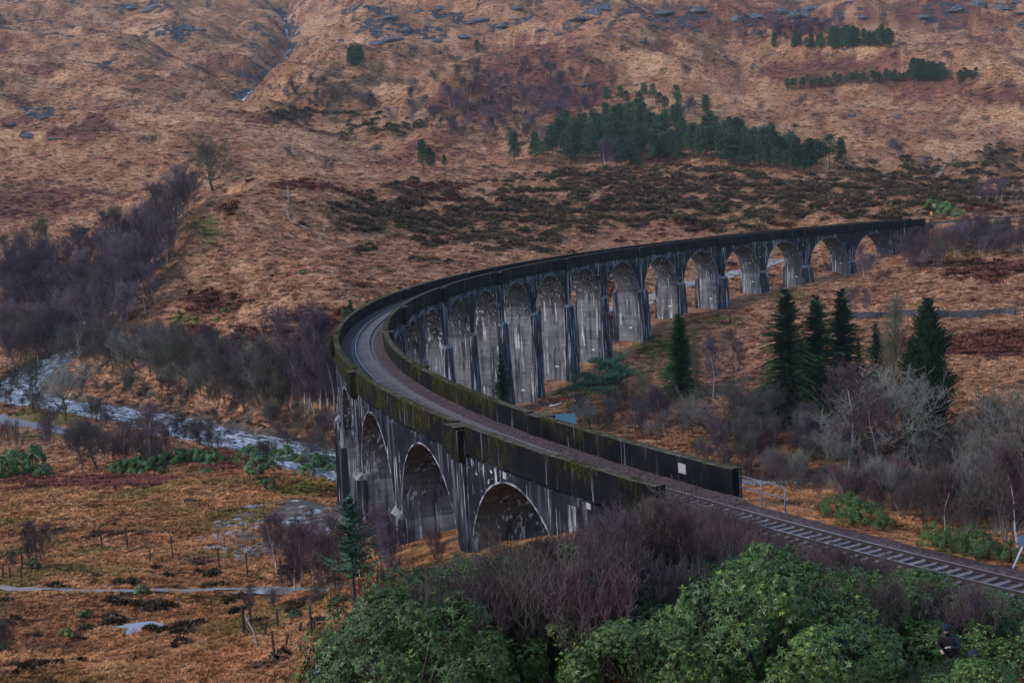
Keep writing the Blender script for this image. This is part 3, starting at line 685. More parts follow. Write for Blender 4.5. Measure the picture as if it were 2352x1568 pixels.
class Bare:
    """leafless tree: recursive limbs; thick levels become the trunk, thin ones the crown"""
    def __init__(s, seed, h, spread, n1, n2, n3, n4, r0, twig, up=0.35, base=0.25, lean=0.0, stems=1, droop=0.0, gn=1.0, l1=0.5, kink=0.22):
        s.r = random.Random(seed); s.segs = []; s.p = dict(n=(n1, n2, n3, n4), up=up, twig=twig, droop=droop, kink=kink)
        for k in range(stems):
            az = s.r.uniform(0, 6.283); tilt = (s.r.uniform(0.15, 0.5) if stems > 1 else 0.05) + lean
            d = Vector((math.cos(az) * tilt, math.sin(az) * tilt, 1)).normalized()
            hh = h * (s.r.uniform(0.7, 1.0) if stems > 1 else 0.92)
            off = Vector((math.cos(az), math.sin(az), 0)) * (0.12 * h / 4 if stems > 1 else 0)
            s.grow(off, d, hh, r0 * (0.6 if stems > 1 else 1), 0, base, spread, l1)
    def grow(s, p, d, ln, r, lev, base, spread, l1):
        R = s.r; p = p.copy(); d = d.copy()
        nseg = (7, 4, 3, 2, 1)[lev]; step = ln / nseg; pts = [p.copy()]; rs = [r]
        for i in range(nseg):
            j = s.p['kink'] * (0.45 if lev == 0 else 1)
            d = (d + Vector((R.gauss(0, j), R.gauss(0, j), R.gauss(0, j) + (s.p['up'] * 0.25 if lev else 0) - s.p['droop'] * (lev >= 2) * 0.3))).normalized()
            q = p + d * step; r2 = max(r * (1 - (i + 1) / nseg * 0.78), s.p['twig'] * 0.6)
            s.segs.append((p.copy(), q.copy(), rs[-1], r2, lev)); p = q; pts.append(p.copy()); rs.append(r2)
        if lev >= 4 or s.p['n'][lev] == 0: return
        n = s.p['n'][lev]
        for c in range(n):
            t = base + (1 - base) * ((c + R.random()) / n) if lev == 0 else 0.2 + 0.8 * (c + R.random()) / n
            f = t * nseg; i = min(int(f), nseg - 1); q = pts[i].lerp(pts[i + 1], f - i)
            dd = (pts[i + 1] - pts[i]).normalized()
            az = c * 2.4 + R.uniform(-0.6, 0.6)
            side = Vector((math.cos(az), math.sin(az), 0.1 + s.p['up'] * R.uniform(0.3, 1.2))) if lev == 0 else Vector((R.gauss(0, 1), R.gauss(0, 1), R.gauss(0.25, 0.7)))
            nd = (dd * (0.45 if lev == 0 else 0.75) + side.normalized() * (0.85 if lev == 0 else 0.8)).normalized()
            if lev == 0: ll = spread * (0.45 + 0.75 * math.sin(math.pi * min(1, (t - base) / (1 - base) * 0.85 + 0.22))) * R.uniform(0.75, 1.2)
            else: ll = ln * (0.62, 0.55, 0.52, 0.5)[lev] * R.uniform(0.6, 1.15)
            s.grow(q, nd, ll, max(rs[i] * 0.55, s.p['twig']), lev + 1, base, spread, l1)
    def meshes(s, name, bark, twig, split=1):
        out = []
        for nm, sel, n, mt in (('trunk', [g for g in s.segs if g[4] <= split], 5, bark), ('crown', [g for g in s.segs if g[4] > split], 3, twig)):
            V, F = tubes([g[0] for g in sel], [g[1] for g in sel], [g[2] for g in sel], [g[3] for g in sel], n)
            out.append((nm, make_mesh(name + '_' + nm, V, F, [mt], n == 5)))
        return out
def conifer(seed, name, h, rmax, bark, needle, whorls=46, per=7, power=0.8, start=0.06, droop=0.35, dens=1.0, column=False, ragged=0.25, wid=0.30):
    R = random.Random(seed); V = []; F = []
    def tri_spray(p, d, ln, w):
        side = d.cross(Vector((0, 0, 1)))
        side = side.normalized() if side.length > 1e-3 else Vector((1, 0, 0))
        nn = max(3, int(ln / 0.34 * dens)); q = p.copy(); dd = d.copy(); step = ln / nn
        for i in range(nn):
            t = i / nn; dd = (dd + Vector((0, 0, -droop * 0.16 + (0.10 if t > 0.7 else 0)))).normalized(); q2 = q + dd * step
            for sg in (1, -1):
                l2 = w * (1.15 - 0.75 * t) * R.uniform(0.7, 1.35)
                tip = q + (dd * 0.75 + side * sg * R.uniform(0.6, 1.0) + Vector((0, 0, R.uniform(-0.55, 0.12)))).normalized() * l2 * 1.6
                b = len(V); hw = Vector((0, 0, 0.5)) * w * 0.35 + dd * w * 0.34
                V.extend([q - hw, q + hw, tip]); F.append((b, b + 1, b + 2))
            q = q2
        b = len(V); V.extend([q - side * 0.07, q + side * 0.07, q + dd * w]); F.append((b, b + 1, b + 2))
    for k in range(whorls):
        t = k / (whorls - 1); z = h * (start + (0.985 - start) * t)
        ln = rmax * ((1 - t) ** power if not column else min(1, (1 - t) * 3.2) ** 0.7 * (0.62 + 0.38 * math.sin(math.pi * min(1, t + 0.25)))) + 0.22
        tier = 1 + ragged * 0.9 * math.sin(k * 1.9 + 1.3 * math.sin(k * 0.7)) if not column else 1
        for j in range(per if t < 0.9 else 4):
            az = R.uniform(0, 6.283); lump = 1 + ragged * 1.1 * math.sin(2 * az + z * 0.55 + seed) * math.cos(az - z * 0.31)
            l = max(0.2, ln * tier * lump * R.uniform(1 - ragged, 1 + ragged * 0.6))
            rise = 0.12 + 0.55 * t if not column else 0.8
            d = Vector((math.cos(az), math.sin(az), rise + R.uniform(-0.15, 0.15))).normalized()
            tri_spray(Vector((0, 0, max(0.3, z + R.gauss(0, 0.028 * h * (1 - t) * (0 if column else 1) + 0.1)))), d, l, wid)
    crown = make_mesh(name + '_crown', np.array(V), np.array(F), [needle])
    r = 0.016 * h
    tV, tF = tubes([(0, 0, 0), (0, 0, h * 0.5)], [(0, 0, h * 0.5), (0, 0, h * 0.99)], [r, r * 0.6], [r * 0.6, 0.02], 6)
    return [('trunk', make_mesh(name + '_trunk', tV, tF, [bark], True)), ('crown', crown)]
def pine(seed, name, h, rx, clumps, per, bark, needle, lo=0.35, flat=0.6, tuft=0.34, limbs=7, shape='round'):
    R = random.Random(seed); V = []; F = []; segs = [((0, 0, 0), (0, 0, h * 0.5), 0.018 * h, 0.012 * h), ((0, 0, h * 0.5), (0.02 * h, 0, h * 0.95), 0.012 * h, 0.02)]
    cents = []
    for c in range(clumps):
        t = R.random() ** 0.8; z = h * (lo + (1 - lo) * t)
        if shape == 'round': rr = rx * math.sqrt(max(0.05, 1 - (2 * t - 0.85) ** 2 * 0.75)) * (1.0 if t < 0.75 else 0.75)
        else: rr = rx * (1.05 - t) ** 0.75 + 0.1
        a = R.uniform(0, 6.283); q = rr * math.sqrt(R.uniform(0.15, 1)); cents.append(Vector((q * math.cos(a), q * math.sin(a), z + R.uniform(-0.2, 0.2))))
    for c in cents[:limbs * 3:3] if limbs else []:
        segs.append(((0, 0, c.z * 0.82), tuple(c), 0.006 * h, 0.02))
    for c in cents:
        s = R.uniform(0.7, 1.3) * tuft
        for j in range(per):
            d = Vector((R.gauss(0, 1), R.gauss(0, 1), R.gauss(0.35, 0.75))); d.normalize()
            p = c + Vector((R.gauss(0, s * 0.8), R.gauss(0, s * 0.8), R.gauss(0, s * 0.35 * flat)))
            w = d.cross(Vector((R.gauss(0, 1), R.gauss(0, 1), R.gauss(0, 1)))).normalized() * s * 0.22
            b = len(V); V.extend([p - w, p + w, p + d * s * R.uniform(0.8, 1.5)]); F.append((b, b + 1, b + 2))
    tV, tF = tubes([g[0] for g in segs], [g[1] for g in segs], [g[2] for g in segs], [g[3] for g in segs], 5)
    return [('trunk', make_mesh(name + '_trunk', tV, tF, [bark], True)), ('crown', make_mesh(name + '_crown', np.array(V), np.array(F), [needle]))]
def rhodo(seed, name, rx, rz, whorls, leaf, leaves, mats, young=0.10, clusters=46):
    """leafy evergreen: shoots gathered into rounded sprays with dark gaps between them"""
    R = random.Random(seed); V = []; F = []; M = []; cl = []
    for i in range(clusters):
        a = R.uniform(0, 6.283); e = math.asin(R.uniform(-0.2, 1)); k = R.uniform(0.62, 1.08)
        n = Vector((math.cos(a) * math.cos(e), math.sin(a) * math.cos(e), math.sin(e)))
        cl.append((Vector((n.x * rx * k, n.y * rx * k, rz * 0.30 + n.z * rz * 0.66 * k)), n, R.uniform(0.16, 0.30) * rx, R.random() < young * 2.2))
    for i in range(whorls):
        c0, n0, cr_, yc = cl[i % clusters]
        q = Vector((R.gauss(0, 1), R.gauss(0, 1), R.gauss(0, 1))).normalized()
        if q.dot(n0) < -0.2: q = -q
        c = c0 + q * cr_ * R.uniform(0.75, 1.1); c.z = max(0.05, c.z - 0.25 * cr_)
        ax = (q * 0.8 + n0 * 0.4 + Vector((R.gauss(0, 0.35), R.gauss(0, 0.35), 0.35 + R.gauss(0, 0.3)))).normalized()
        u = ax.cross(Vector((0.3, 0.2, 1))).normalized(); w = ax.cross(u)
        yg = R.random() < (0.5 if yc else young * 0.3); L_ = leaf * R.uniform(0.6, 1.3) * (0.75 if yg else 1); ph = R.uniform(0, 6.28); nl = max(4, leaves + R.randint(-3, 2))
        dr = R.uniform(-0.75, 0.25)
        for j in range(nl):
            t = ph + 6.283 * j / nl + R.uniform(-0.35, 0.35); rd = u * math.cos(t) + w * math.sin(t); l = L_ * R.uniform(0.65, 1.2)
            out = (rd + ax * (0.7 if yg else dr + R.uniform(-0.25, 0.3))).normalized(); sd = out.cross(ax).normalized() * l * 0.15
            p0 = c + ax * 0.02; pm = p0 + out * l * 0.5 + ax * l * 0.06; p1 = p0 + out * l - ax * l * R.uniform(0.05, 0.25)
            b = len(V); V.extend([p0, pm - sd, p1, pm + sd]); F.append((b, b + 1, b + 2, b + 3)); M.append(1 if yg else 0)
    SV = []
    segs = []
    for j in range(9):
        a = R.uniform(0, 6.28); q = R.uniform(0.3, 0.75); segs.append(((0.1 * math.cos(a), 0.1 * math.sin(a), 0), (rx * q * math.cos(a), rx * q * math.sin(a), rz * 0.75), 0.05, 0.02))
    tV, tF = tubes([g[0] for g in segs], [g[1] for g in segs], [g[2] for g in segs], [g[3] for g in segs], 4)
    return [('stems', make_mesh(name + '_stems', tV, tF, [M_STEM])), ('foliage', make_mesh(name + '_foliage', np.array(V), np.array(F), mats, False, M))]

PROTO = {}
PROTO['birch'] = [(11.0, Bare(100 + i, 10.5, 3.6, 16, 8, 5, 3, 0.14, 0.024, up=0.9, base=0.2, droop=0.4).meshes('birch', M_BARK_W, M_TWIG_P, 0)) for i in range(3)]
PROTO['birch_dark'] = [(11.0, Bare(120 + i, 10.0, 4.3, 16, 8, 6, 3, 0.16, 0.030, up=0.8, base=0.18, droop=0.2, kink=0.26).meshes('birch', M_BARK_D, M_TWIG_P, 0)) for i in range(4)]
PROTO['birch_red'] = [(9.0, Bare(140 + i, 8.6, 2.8, 15, 8, 5, 3, 0.11, 0.020, up=1.0, base=0.14, droop=0.3).meshes('birch', M_BARK_W, M_TWIG_R, 0)) for i in range(2)]
PROTO['oak'] = [(11.0, Bare(160 + i, 8.5, 5.0, 13, 7, 6, 4, 0.24, 0.022, up=0.55, base=0.2, kink=0.34).meshes('oak', M_BARK_M, M_TWIG_L, 1)) for i in range(3)]
PROTO['alder'] = [(9.5, Bare(180 + i, 8.6, 3.9, 16, 8, 5, 3, 0.16, 0.024, up=0.6, base=0.14, kink=0.28).meshes('alder', M_BARK_D, M_TWIG_B, 0)) for i in range(3)]
PROTO['ash'] = [(10.5, Bare(200 + i, 8.4, 4.8, 16, 8, 6, 3, 0.2, 0.024, up=0.75, base=0.16, kink=0.26).meshes('ash', M_BARK_M, M_TWIG_O, 0)) for i in range(2)]
PROTO['thicket'] = [(4.0, Bare(220 + i, 3.8, 1.1, 7, 5, 3, 0, 0.055, 0.012, up=1.3, base=0.3, stems=8).meshes('thicket', (M_BARK_D, M_TWIG_G, M_TWIG_B)[i], M_TWIG_B, 0)) for i in range(3)]
PROTO['thicket_red'] = [(4.0, Bare(240 + i, 3.8, 1.1, 7, 5, 3, 0, 0.05, 0.012, up=1.4, base=0.28, stems=8).meshes('thicket', (M_TWIG_R, M_BARK_D, M_TWIG_B)[i], (M_TWIG_R, M_TWIG_R, M_TWIG_B)[i], 0)) for i in range(3)]
PROTO['willow'] = [(4.0, Bare(260 + i, 3.8, 1.3, 7, 5, 4, 0, 0.05, 0.012, up=1.1, base=0.15, stems=12).meshes('willow', M_TWIG_G, M_TWIG_G, 0)) for i in range(2)]
PROTO['pine'] = [(12.0, pine(300 + i, 'pine', 12, 2.5, 150, 15, M_BARK_D, M_NEEDLE, lo=0.18, tuft=0.62, limbs=4, shape='cone' if i % 2 else 'round')) for i in range(4)]
PROTO['pine_tall'] = [(12.0, pine(320 + i, 'pine', 12, 2.4, 110, 15, M_BARK_D, M_NEEDLE, lo=0.42, tuft=0.6, limbs=5)) for i in range(3)]
PROTO['spruce'] = [(21.0, conifer(340 + i, 'spruce', 21, 5.6, M_BARK_D, M_NEEDLE_S, 58, 12, 0.8, 0.07, 0.42, 1.25, ragged=0.30, wid=0.42)) for i in range(3)]
PROTO['spruce_fresh'] = [(16.0, conifer(350, 'spruce', 16, 4.2, M_BARK_D, M_NEEDLE_Y, 52, 11, 0.85, 0.04, 0.4, 1.0, ragged=0.22, wid=0.52))]
PROTO['cypress'] = [(22.0, conifer(360, 'cypress', 22, 4.2, M_BARK_D, M_NEEDLE_S, 95, 13, 0.8, 0.02, 0.12, 0.8, column=True, ragged=0.3, wid=0.5))]
PROTO['young_pine'] = [(9.0, conifer(370 + i, 'young_pine', 9, 1.9, M_BARK_D, M_NEEDLE_B, 24, 6, 0.5, 0.32, -0.15, 1.2, ragged=0.4, wid=0.26)) for i in range(2)]
PROTO['small_conifer'] = [(5.0, conifer(380, 'small_conifer', 5, 0.9, M_BARK_D, M_NEEDLE_Y, 26, 6, 0.8, 0.05, 0.2, 1.0, ragged=0.25, wid=0.2))]
PROTO['larch'] = [(23.0, Bare(390, 22.0, 3.3, 70, 8, 4, 0, 0.26, 0.016, up=0.7, base=0.16, kink=0.10).meshes('larch', M_BARK_M, M_TWIG_O, 0))]
PROTO['rhodo'] = [(2.6, rhodo(400 + i, 'rhododendron', 1.9, 2.6, 3000, 0.098, 7, [M_RHODO, M_RHODO_Y], 0.10)) for i in range(5)]
PROTO['bush'] = [(2.0, rhodo(420 + i, 'bush', 1.25, 2.0, 420, 0.24, 6, [M_RHODO_S, M_RHODO_Y], 0.12, 22)) for i in range(3)]
PROTO['bush_bright'] = [(1.2, rhodo(430, 'bush', 0.7, 1.2, 140, 0.2, 6, [M_RHODO_Y, M_RHODO_S], 0.25, 14))]
def scots():
    R = random.Random(77); V = []; F = []; segs = [((0, 0, 0), (0.3, 0, 2.6), 0.32, 0.25), ((0.3, 0, 2.6), (0.5, 0.2, 6.2), 0.25, 0.12)]
    for az, ln, z0, z1 in [(0.1, 6.4, 2.4, 3.1), (3.3, 6.0, 2.2, 3.2), (3.0, 4.6, 3.2, 4.9), (0.4, 5.0, 3.4, 5.2), (1.6, 3.6, 3.4, 5.2), (4.6, 4.2, 3.0, 4.6), (0.2, 2.4, 5.0, 7.3), (2.6, 2.4, 5.2, 7.4), (4.4, 2.0, 5.2, 7.0), (5.6, 5.2, 2.6, 3.9)]:
        base = Vector((0.35, 0.1, z0)); tip = Vector((math.cos(az) * ln, math.sin(az) * ln, z1)); m_ = base.lerp(tip, 0.5) + Vector((0, 0, 0.35))
        segs += [(tuple(base), tuple(m_), 0.13, 0.08), (tuple(m_), tuple(tip), 0.08, 0.03)]
        for c in range(26):
            t = R.uniform(0.4, 1.08); cc = base.lerp(tip, t) + Vector((R.gauss(0, 0.75), R.gauss(0, 0.75), R.gauss(0.32, 0.22)))
            for j in range(34):
                d = Vector((R.gauss(0, 1), R.gauss(0, 1), R.gauss(0.6, 0.7))).normalized(); p = cc + Vector((R.gauss(0, 0.4), R.gauss(0, 0.4), R.gauss(0, 0.13)))
                w = d.cross(Vector((R.gauss(0, 1), R.gauss(0, 1), R.gauss(0, 1)))).normalized() * 0.085
                b = len(V); V.extend([p - w, p + w, p + d * R.uniform(0.3, 0.5)]); F.append((b, b + 1, b + 2))
    tV, tF = tubes([g[0] for g in segs], [g[1] for g in segs], [g[2] for g in segs], [g[3] for g in segs], 6)
    return [('trunk', make_mesh('scots_trunk', tV, tF, [M_BARK_D], True)), ('crown', make_mesh('scots_crown', np.array(V), np.array(F), [M_NEEDLE_B]))]
PROTO['scots'] = [(7.8, scots())]
_cycle = {}
def plant(kind, name, p, h, label, cat, group=None, squash=1.0, pick=None):
    """one plant at p, h metres tall, with its own trunk and crown objects"""
    i = _cycle.get(kind, 0) if pick is None else pick; _cycle[kind] = i + 1
    h0, parts = PROTO[kind][i % len(PROTO[kind])]; s = h / h0
    e = empty(name, (p[0], p[1], p[2] - 0.05), rnd.uniform(0, 6.283), (s * squash * rnd.uniform(0.9, 1.1), s * squash * rnd.uniform(0.9, 1.1), s))
    for nm, me in parts: link(nm, me, e)
    return tag(e, label, cat, group)
def plant_px(kind, name, u, vb, vt, label, cat, group=None, squash=1.0, pick=None, dmin=30, dd=0.0):
    p = ground_at(u, vb, dmin)
    return plant(kind, name, p, (vb - vt) * p[1] / FD * 1.02, label, cat, group, squash, pick)
def in_poly(u, v, poly):
    c = False; n = len(poly)
    for i in range(n):
        x1, y1 = poly[i]; x2, y2 = poly[(i + 1) % n]
        if (y1 > v) != (y2 > v) and u < (x2 - x1) * (v - y1) / (y2 - y1) + x1: c = not c
    return c
def fill(poly, n, mind, seed=1, dmin=30):
    """ground points spread over a stretch of land seen in the photograph"""
    R = random.Random(seed); us = [p[0] for p in poly]; vs_ = [p[1] for p in poly]; out = []; tries = 0
    while len(out) < n and tries < n * 60:
        tries += 1; u, v = R.uniform(min(us), max(us)), R.uniform(min(vs_), max(vs_))
        if not in_poly(u, v, poly): continue
        if any(abs(u - a) < mind and abs(v - b) < mind * 0.5 for a, b, _ in out): continue
        out.append((u, v, ground_at(u, v, dmin)))
    return out
# ------------------------------------------------------------------ woods, trees and bushes
# dark pine plantation on the hillside
PL = [(1100,378),(1150,378),(1240,358),(1290,325),(1345,300),(1410,285),(1540,285),(1600,335),(1640,305),(1720,335),(1800,345),(1860,375),(1950,395),(1880,402),(1800,398),(1700,388),(1600,376),(1450,388),(1350,380),(1200,378)]
for u, v, p in fill(PL, 165, 11, 3):
    plant(rnd.choice(['pine', 'pine', 'pine', 'pine_tall']), 'pine_tree', p, rnd.uniform(7.5, 14.5), 'dark green pine in the dense plantation on the hillside behind the viaduct', 'pine tree', 'pines of the hillside plantation')
for u, v in [(1425,245),(1440,250),(1480,230),(1500,240),(1515,255),(1528,262),(1555,248),(1560,262),(1395,250),(1470,262)]:
    plant('pine_tall', 'pine_tree', ground_at(u, v), rnd.uniform(9, 12), 'loose dark pine standing above the plantation on red bracken', 'pine tree', 'pines above the plantation')
plant('pine', 'pine_tree', ground_at(1622, 265), 10, 'lone round pine standing off the top of the plantation', 'pine tree')
for i, (u, v) in enumerate([(805,155),(818,156),(830,154),(822,150),(810,149)]):
    plant('pine', 'pine_tree', ground_at(u, v), 11, 'dark pine in the tight clump high beside the hill burn', 'pine tree', 'pines of the clump beside the burn')
for (u0, u1, v, n, h, lb, gp) in [(1908,1968,112,13,14,'dark pine in the largest clump near the top of the hill','pines of the top clump'),
        (1985,2052,108,8,11,'dark pine in the loose row beside the top clump','pines beside the top clump'),
        (1815,1892,112,8,9,'small dark pine in the broken row near the hilltop','pines of the broken hilltop row'),
        (2095,2170,188,12,12,'dark pine in the round clump on the right-hand hillside','pines of the right-hand clump'),
        (2195,2245,192,6,7,'small pine trailing off behind the right-hand clump','small pines by the right-hand clump'),
        (1800,2090,205,34,7,'thin young pine in the long straight row across the hillside','young pines of the long row')]:
    for i in range(n):
        u = u0 + (u1 - u0) * (i + rnd.random()) / n
        plant('pine_tall' if h < 9 else 'pine', 'pine_tree', ground_at(u, v + rnd.uniform(-5, 5) - (u - u0) * 0.06 * (h == 7)), h * rnd.uniform(0.8, 1.15), lb, 'pine tree', gp)
plant('pine', 'pine_tree', ground_at(1778, 112), 10, 'single bushy pine left of the broken hilltop row', 'pine tree')
plant('pine', 'pine_tree', ground_at(1096, 122), 9, 'solitary pine high among grey crags above the birches', 'pine tree')
plant('pine', 'pine_tree', ground_at(972, 390), 11, 'taller of two pines at the left foot of the plantation', 'pine tree')
plant('pine', 'pine_tree', ground_at(990, 390), 8, 'shorter of two pines at the left foot of the plantation', 'pine tree')
plant('pine', 'pine_tree', ground_at(1021, 384), 4.5, 'tiny pine between the pine pair and the plantation', 'pine tree')
# birches on the hill
for u, v, p in fill([(890,290),(930,225),(1010,190),(1120,170),(1230,150),(1320,190),(1400,185),(1380,240),(1330,290),(1280,320),(1230,345),(1100,345),(960,310)], 95, 13, 5):
    plant(rnd.choice(['birch', 'birch_dark', 'birch']), 'birch_tree', p, rnd.uniform(7, 11), 'bare purple birch on the bracken slope left of the plantation', 'birch tree', 'birches of the bracken slope')
for u, v in [(1390,388),(1408,388)]: plant('birch', 'birch_tree', ground_at(u, v), 13, 'tall bare white-stemmed birch in front of the plantation pines', 'birch tree', 'pair of birches before the plantation')
for u, v in [(1580,270),(1592,275),(1715,378),(1725,380),(1560,295),(1660,355)]: plant('birch', 'birch_tree', ground_at(u, v), 11, 'bare birch growing in a gap between the plantation pines', 'birch tree', 'birches among the plantation pines')
for u, v, p in fill([(620,215),(700,190),(860,230),(860,280),(700,260)], 22, 12, 8): plant('birch_dark', 'birch_tree', p, rnd.uniform(4, 7), 'small bare birch on the dark heather beside the burn', 'birch tree', 'small birches beside the burn')
for u, v, p in fill([(1680,95),(1790,60),(1930,60),(1930,95),(1780,100)], 34, 10, 9): plant('birch_dark', 'birch_tree', p, rnd.uniform(6, 10), 'bare grey birch in the belt below the top crags', 'birch tree', 'birches below the top crags')
for i, (u, v, h) in enumerate([(745,405,6),(760,400,4),(1180,330,8),(1340,255,8),(1160,315,8),(2120,395,7),(2060,360,8),(2070,365,6),(1650,70,8),(2265,470,9),(2285,470,8),(2300,468,9),(2250,466,7),(2335,470,8)]):
    plant('birch', 'birch_tree', ground_at(u, v), h, 'scattered bare birch standing alone on the open hillside', 'birch tree', 'scattered hillside birches')
# bare wood in the river gully on the left
for u, v, p in fill([(0,830),(0,690),(60,640),(180,600),(260,570),(330,530),(420,490),(455,465),(430,510),(390,560),(395,630),(365,690),(320,745),(240,790),(170,835)], 125, 11, 11):
    plant(rnd.choice(['birch_dark', 'birch', 'birch', 'birch_dark', 'alder']), 'birch_tree', p, rnd.uniform(10, 15.5), 'bare purple-grey birch crowded in the wooded gully left of the knoll', 'birch tree', 'birches of the gully wood')
for u, v in [(40,620),(55,610),(110,560),(95,575),(20,600)]: plant('ash', 'birch_tree', ground_at(u, v), 9, 'thin bare tree on the outer edge of the gully wood', 'tree', 'trees at the edge of the gully wood')
plant('ash', 'broad_bare_tree', ground_at(488, 440), 16.0, 'big round-crowned bare tree standing clear at the head of the gully', 'tree', squash=1.7)
# river banks
for u, v, p in fill([(0,905),(0,850),(90,845),(200,850),(330,860),(420,905),(520,935),(640,950),(775,985),(775,925),(640,890),(520,880),(420,850),(300,830),(100,815),(0,820)][::1], 95, 11, 13):
    plant(rnd.choice(['alder', 'oak', 'ash', 'alder', 'birch_red']), 'riverside_tree', p, rnd.uniform(6.5, 12), 'bare tree among many along the far bank of the river', 'tree', 'trees on the far river bank')
for i, (u, v, t, k, lb) in enumerate([(75,948,830,'ash','bare branchy tree between the grey road and the river'),(150,968,815,'oak','largest lichened tree on the near river bank beside the road'),(25,935,850,'alder','thin bare tree at the very left river bank'),
        (345,1075,930,'birch_red','reddish bare tree in front of the river bend'),(225,1080,955,'alder','dark bushy bare tree left of the green riverside shrubs'),(290,1070,960,'birch_red','red-brown bare tree beside the river shrubs'),
        (400,1045,945,'birch','slender birch at the water edge'),(480,1030,960,'alder','small bare tree standing over the white water'),(190,1085,985,'alder','grey bare tree at the left end of the shrubs')]):
    plant_px(k, 'bank_tree', u, v, t, lb, 'tree', 'trees on the near river bank', dmin=150)
for u, v, p in fill([(0,1095),(0,1040),(130,1050),(240,1080),(330,1085),(420,1055),(330,1030),(150,1010),(0,1020)], 26, 14, 15):
    plant(rnd.choice(['alder', 'birch_red', 'birch_red', 'thicket_red']), 'bank_tree', p, rnd.uniform(3.5, 6.5), 'low bare brown tree in the tangle below the road', 'tree', 'bare tangle below the road')
for i, (u, v, t) in enumerate([(668,940,760),(692,950,690),(712,955,700),(735,965,720),(755,960,740),(770,975,790),(700,965,800)]):
    plant_px('birch', 'tall_bare_tree', u, v, t, 'tall thin bare tree close beside the outer side of the viaduct bend', 'tree', 'tall trees beside the bend', 0.7, dmin=200)
plant_px('spruce', 'dark_conifer', 735, 905, 765, 'narrow dark conifer among tall bare trees beside the viaduct bend', 'conifer', squash=0.7, dmin=200)
for u, v, t in [(795,775,705),(810,770,688),(846,745,690)]: plant('small_conifer', 'young_conifer', ground_at(u, v, 260), (v - t) / FD * 300, 'young conifer peeping over the outer parapet at the bend', 'conifer', 'young conifers behind the bend')
for u, v, p in fill([(640,1030),(640,960),(778,990),(778,1075)], 22, 12, 17): plant(rnd.choice(['thicket', 'alder', 'thicket_red']), 'riverside_shrub', p, rnd.uniform(2.5, 5), 'dark bare shrub on the river bank beside the bend of the viaduct', 'shrub', 'shrubs by the bend')
# evergreen shrubs along the river and on the knoll
for i, (u, v, w) in enumerate([(270,1080,34),(300,1078,40),(335,1075,44),(362,1072,34),(345,1055,50),(395,1058,40),(425,1054,36),(455,1050,34),(492,1060,40),(570,1060,46),(600,1082,52),(585,1040,34),(655,1058,46),(630,1050,36),(690,1062,38),(702,1090,36),(730,1072,46),(755,1080,44),(778,1086,36),(612,1115,30),(475,1080,18),(375,1080,20)]):
    p = ground_at(u, v + 8); plant('bush', 'green_shrub', p, w * p[1] / FD * 0.95, 'rounded green shrub in the row along the bend of the river', 'shrub', 'green shrubs along the river', 1.1)
for i, (u, v, w) in enumerate([(502,792,26),(533,802,30),(474,868,28),(538,838,24),(566,776,14),(592,868,22),(418,818,24),(432,832,22),(440,826,18),(697,626,14),(560,808,12),(530,748,10),(500,734,12),(655,735,12),(615,845,14),(505,838,14),(630,870,18),(580,880,12),(516,712,12),(320,985,0)]):
    if not w: continue
    p = ground_at(u, v + 5); plant('bush', 'green_shrub', p, max(0.8, w * p[1] / FD), 'small green shrub dotted over the rusty slope of the knoll', 'shrub', 'green shrubs on the knoll', 1.1)
for i, (u, v, w) in enumerate([(30,1080,60),(75,1075,60),(5,1090,60),(100,1088,34)]):
    p = ground_at(u, v + 8); plant('bush', 'green_shrub', p, w * p[1] / FD, 'dark green shrub at the left edge below the road', 'shrub', 'shrubs at the left below the road')
for i, (u, v, w, lb) in enumerate([(325,1365,30,'bright lime-green shrub beside the puddled footpath'),(155,1462,26,'bright green shrub low on the rusty moor near the left edge'),(195,1420,26,'pale grey-green shrub above the bright one on the moor'),(75,1308,26,'green shrub under the bare bushes by the left edge'),(680,1418,22,'pale green shrub inside the wire enclosure'),(712,1462,20,'bright green shrub beside the leaning stakes'),(690,1300,16,'small green shrub behind the field fence'),(770,1290,20,'small light green shrub near the young pine'),(233,1210,10,'tiny green shrub by the first fence post'),(5,1500,26,'green shrub cut by the lower left edge'),(2145,485,30,'bright green shrub above the track at the far viaduct end'),(2175,495,30,'green shrub beside the far track'),(2200,500,20,'last of the green shrubs by the far track')]):
    p = ground_at(u, v); plant('bush_bright' if 'bright' in lb else 'bush', 'green_shrub', p, w * p[1] / FD * 1.05, lb, 'shrub')
for u, v, t in [(85,1305,1190),(100,1308,1200),(70,1306,1210)]: plant_px('birch_red', 'bare_bush', u, v, t, 'dark bare bush growing in the clump on the left of the field', 'bush', 'bare bushes in the field', 0.9)
for u, v, t in [(8,1490,1400),(0,1500,1420),(15,1500,1440),(30,1310,1255)]: plant_px('thicket', 'bare_bush', u, v, t, 'dark bare bush at the lower left edge of the moor', 'bush', 'bare bushes at the left edge')
plant_px('young_pine', 'young_pine', 815, 1392, 1135, 'slender young pine standing before the near viaduct piers', 'pine tree', squash=1.25)
plant_px('thicket', 'bare_bush', 770, 1385, 1310, 'grey bare bush at the foot of the young pine', 'bush')
plant_px('thicket', 'bare_bush', 735, 1390, 1330, 'low grey bare bush beside the flooded path', 'bush')
plant_px('birch', 'leaning_birch', 905, 1395, 1180, 'thin white-stemmed birch in front of the second pier', 'birch tree', squash=0.4)
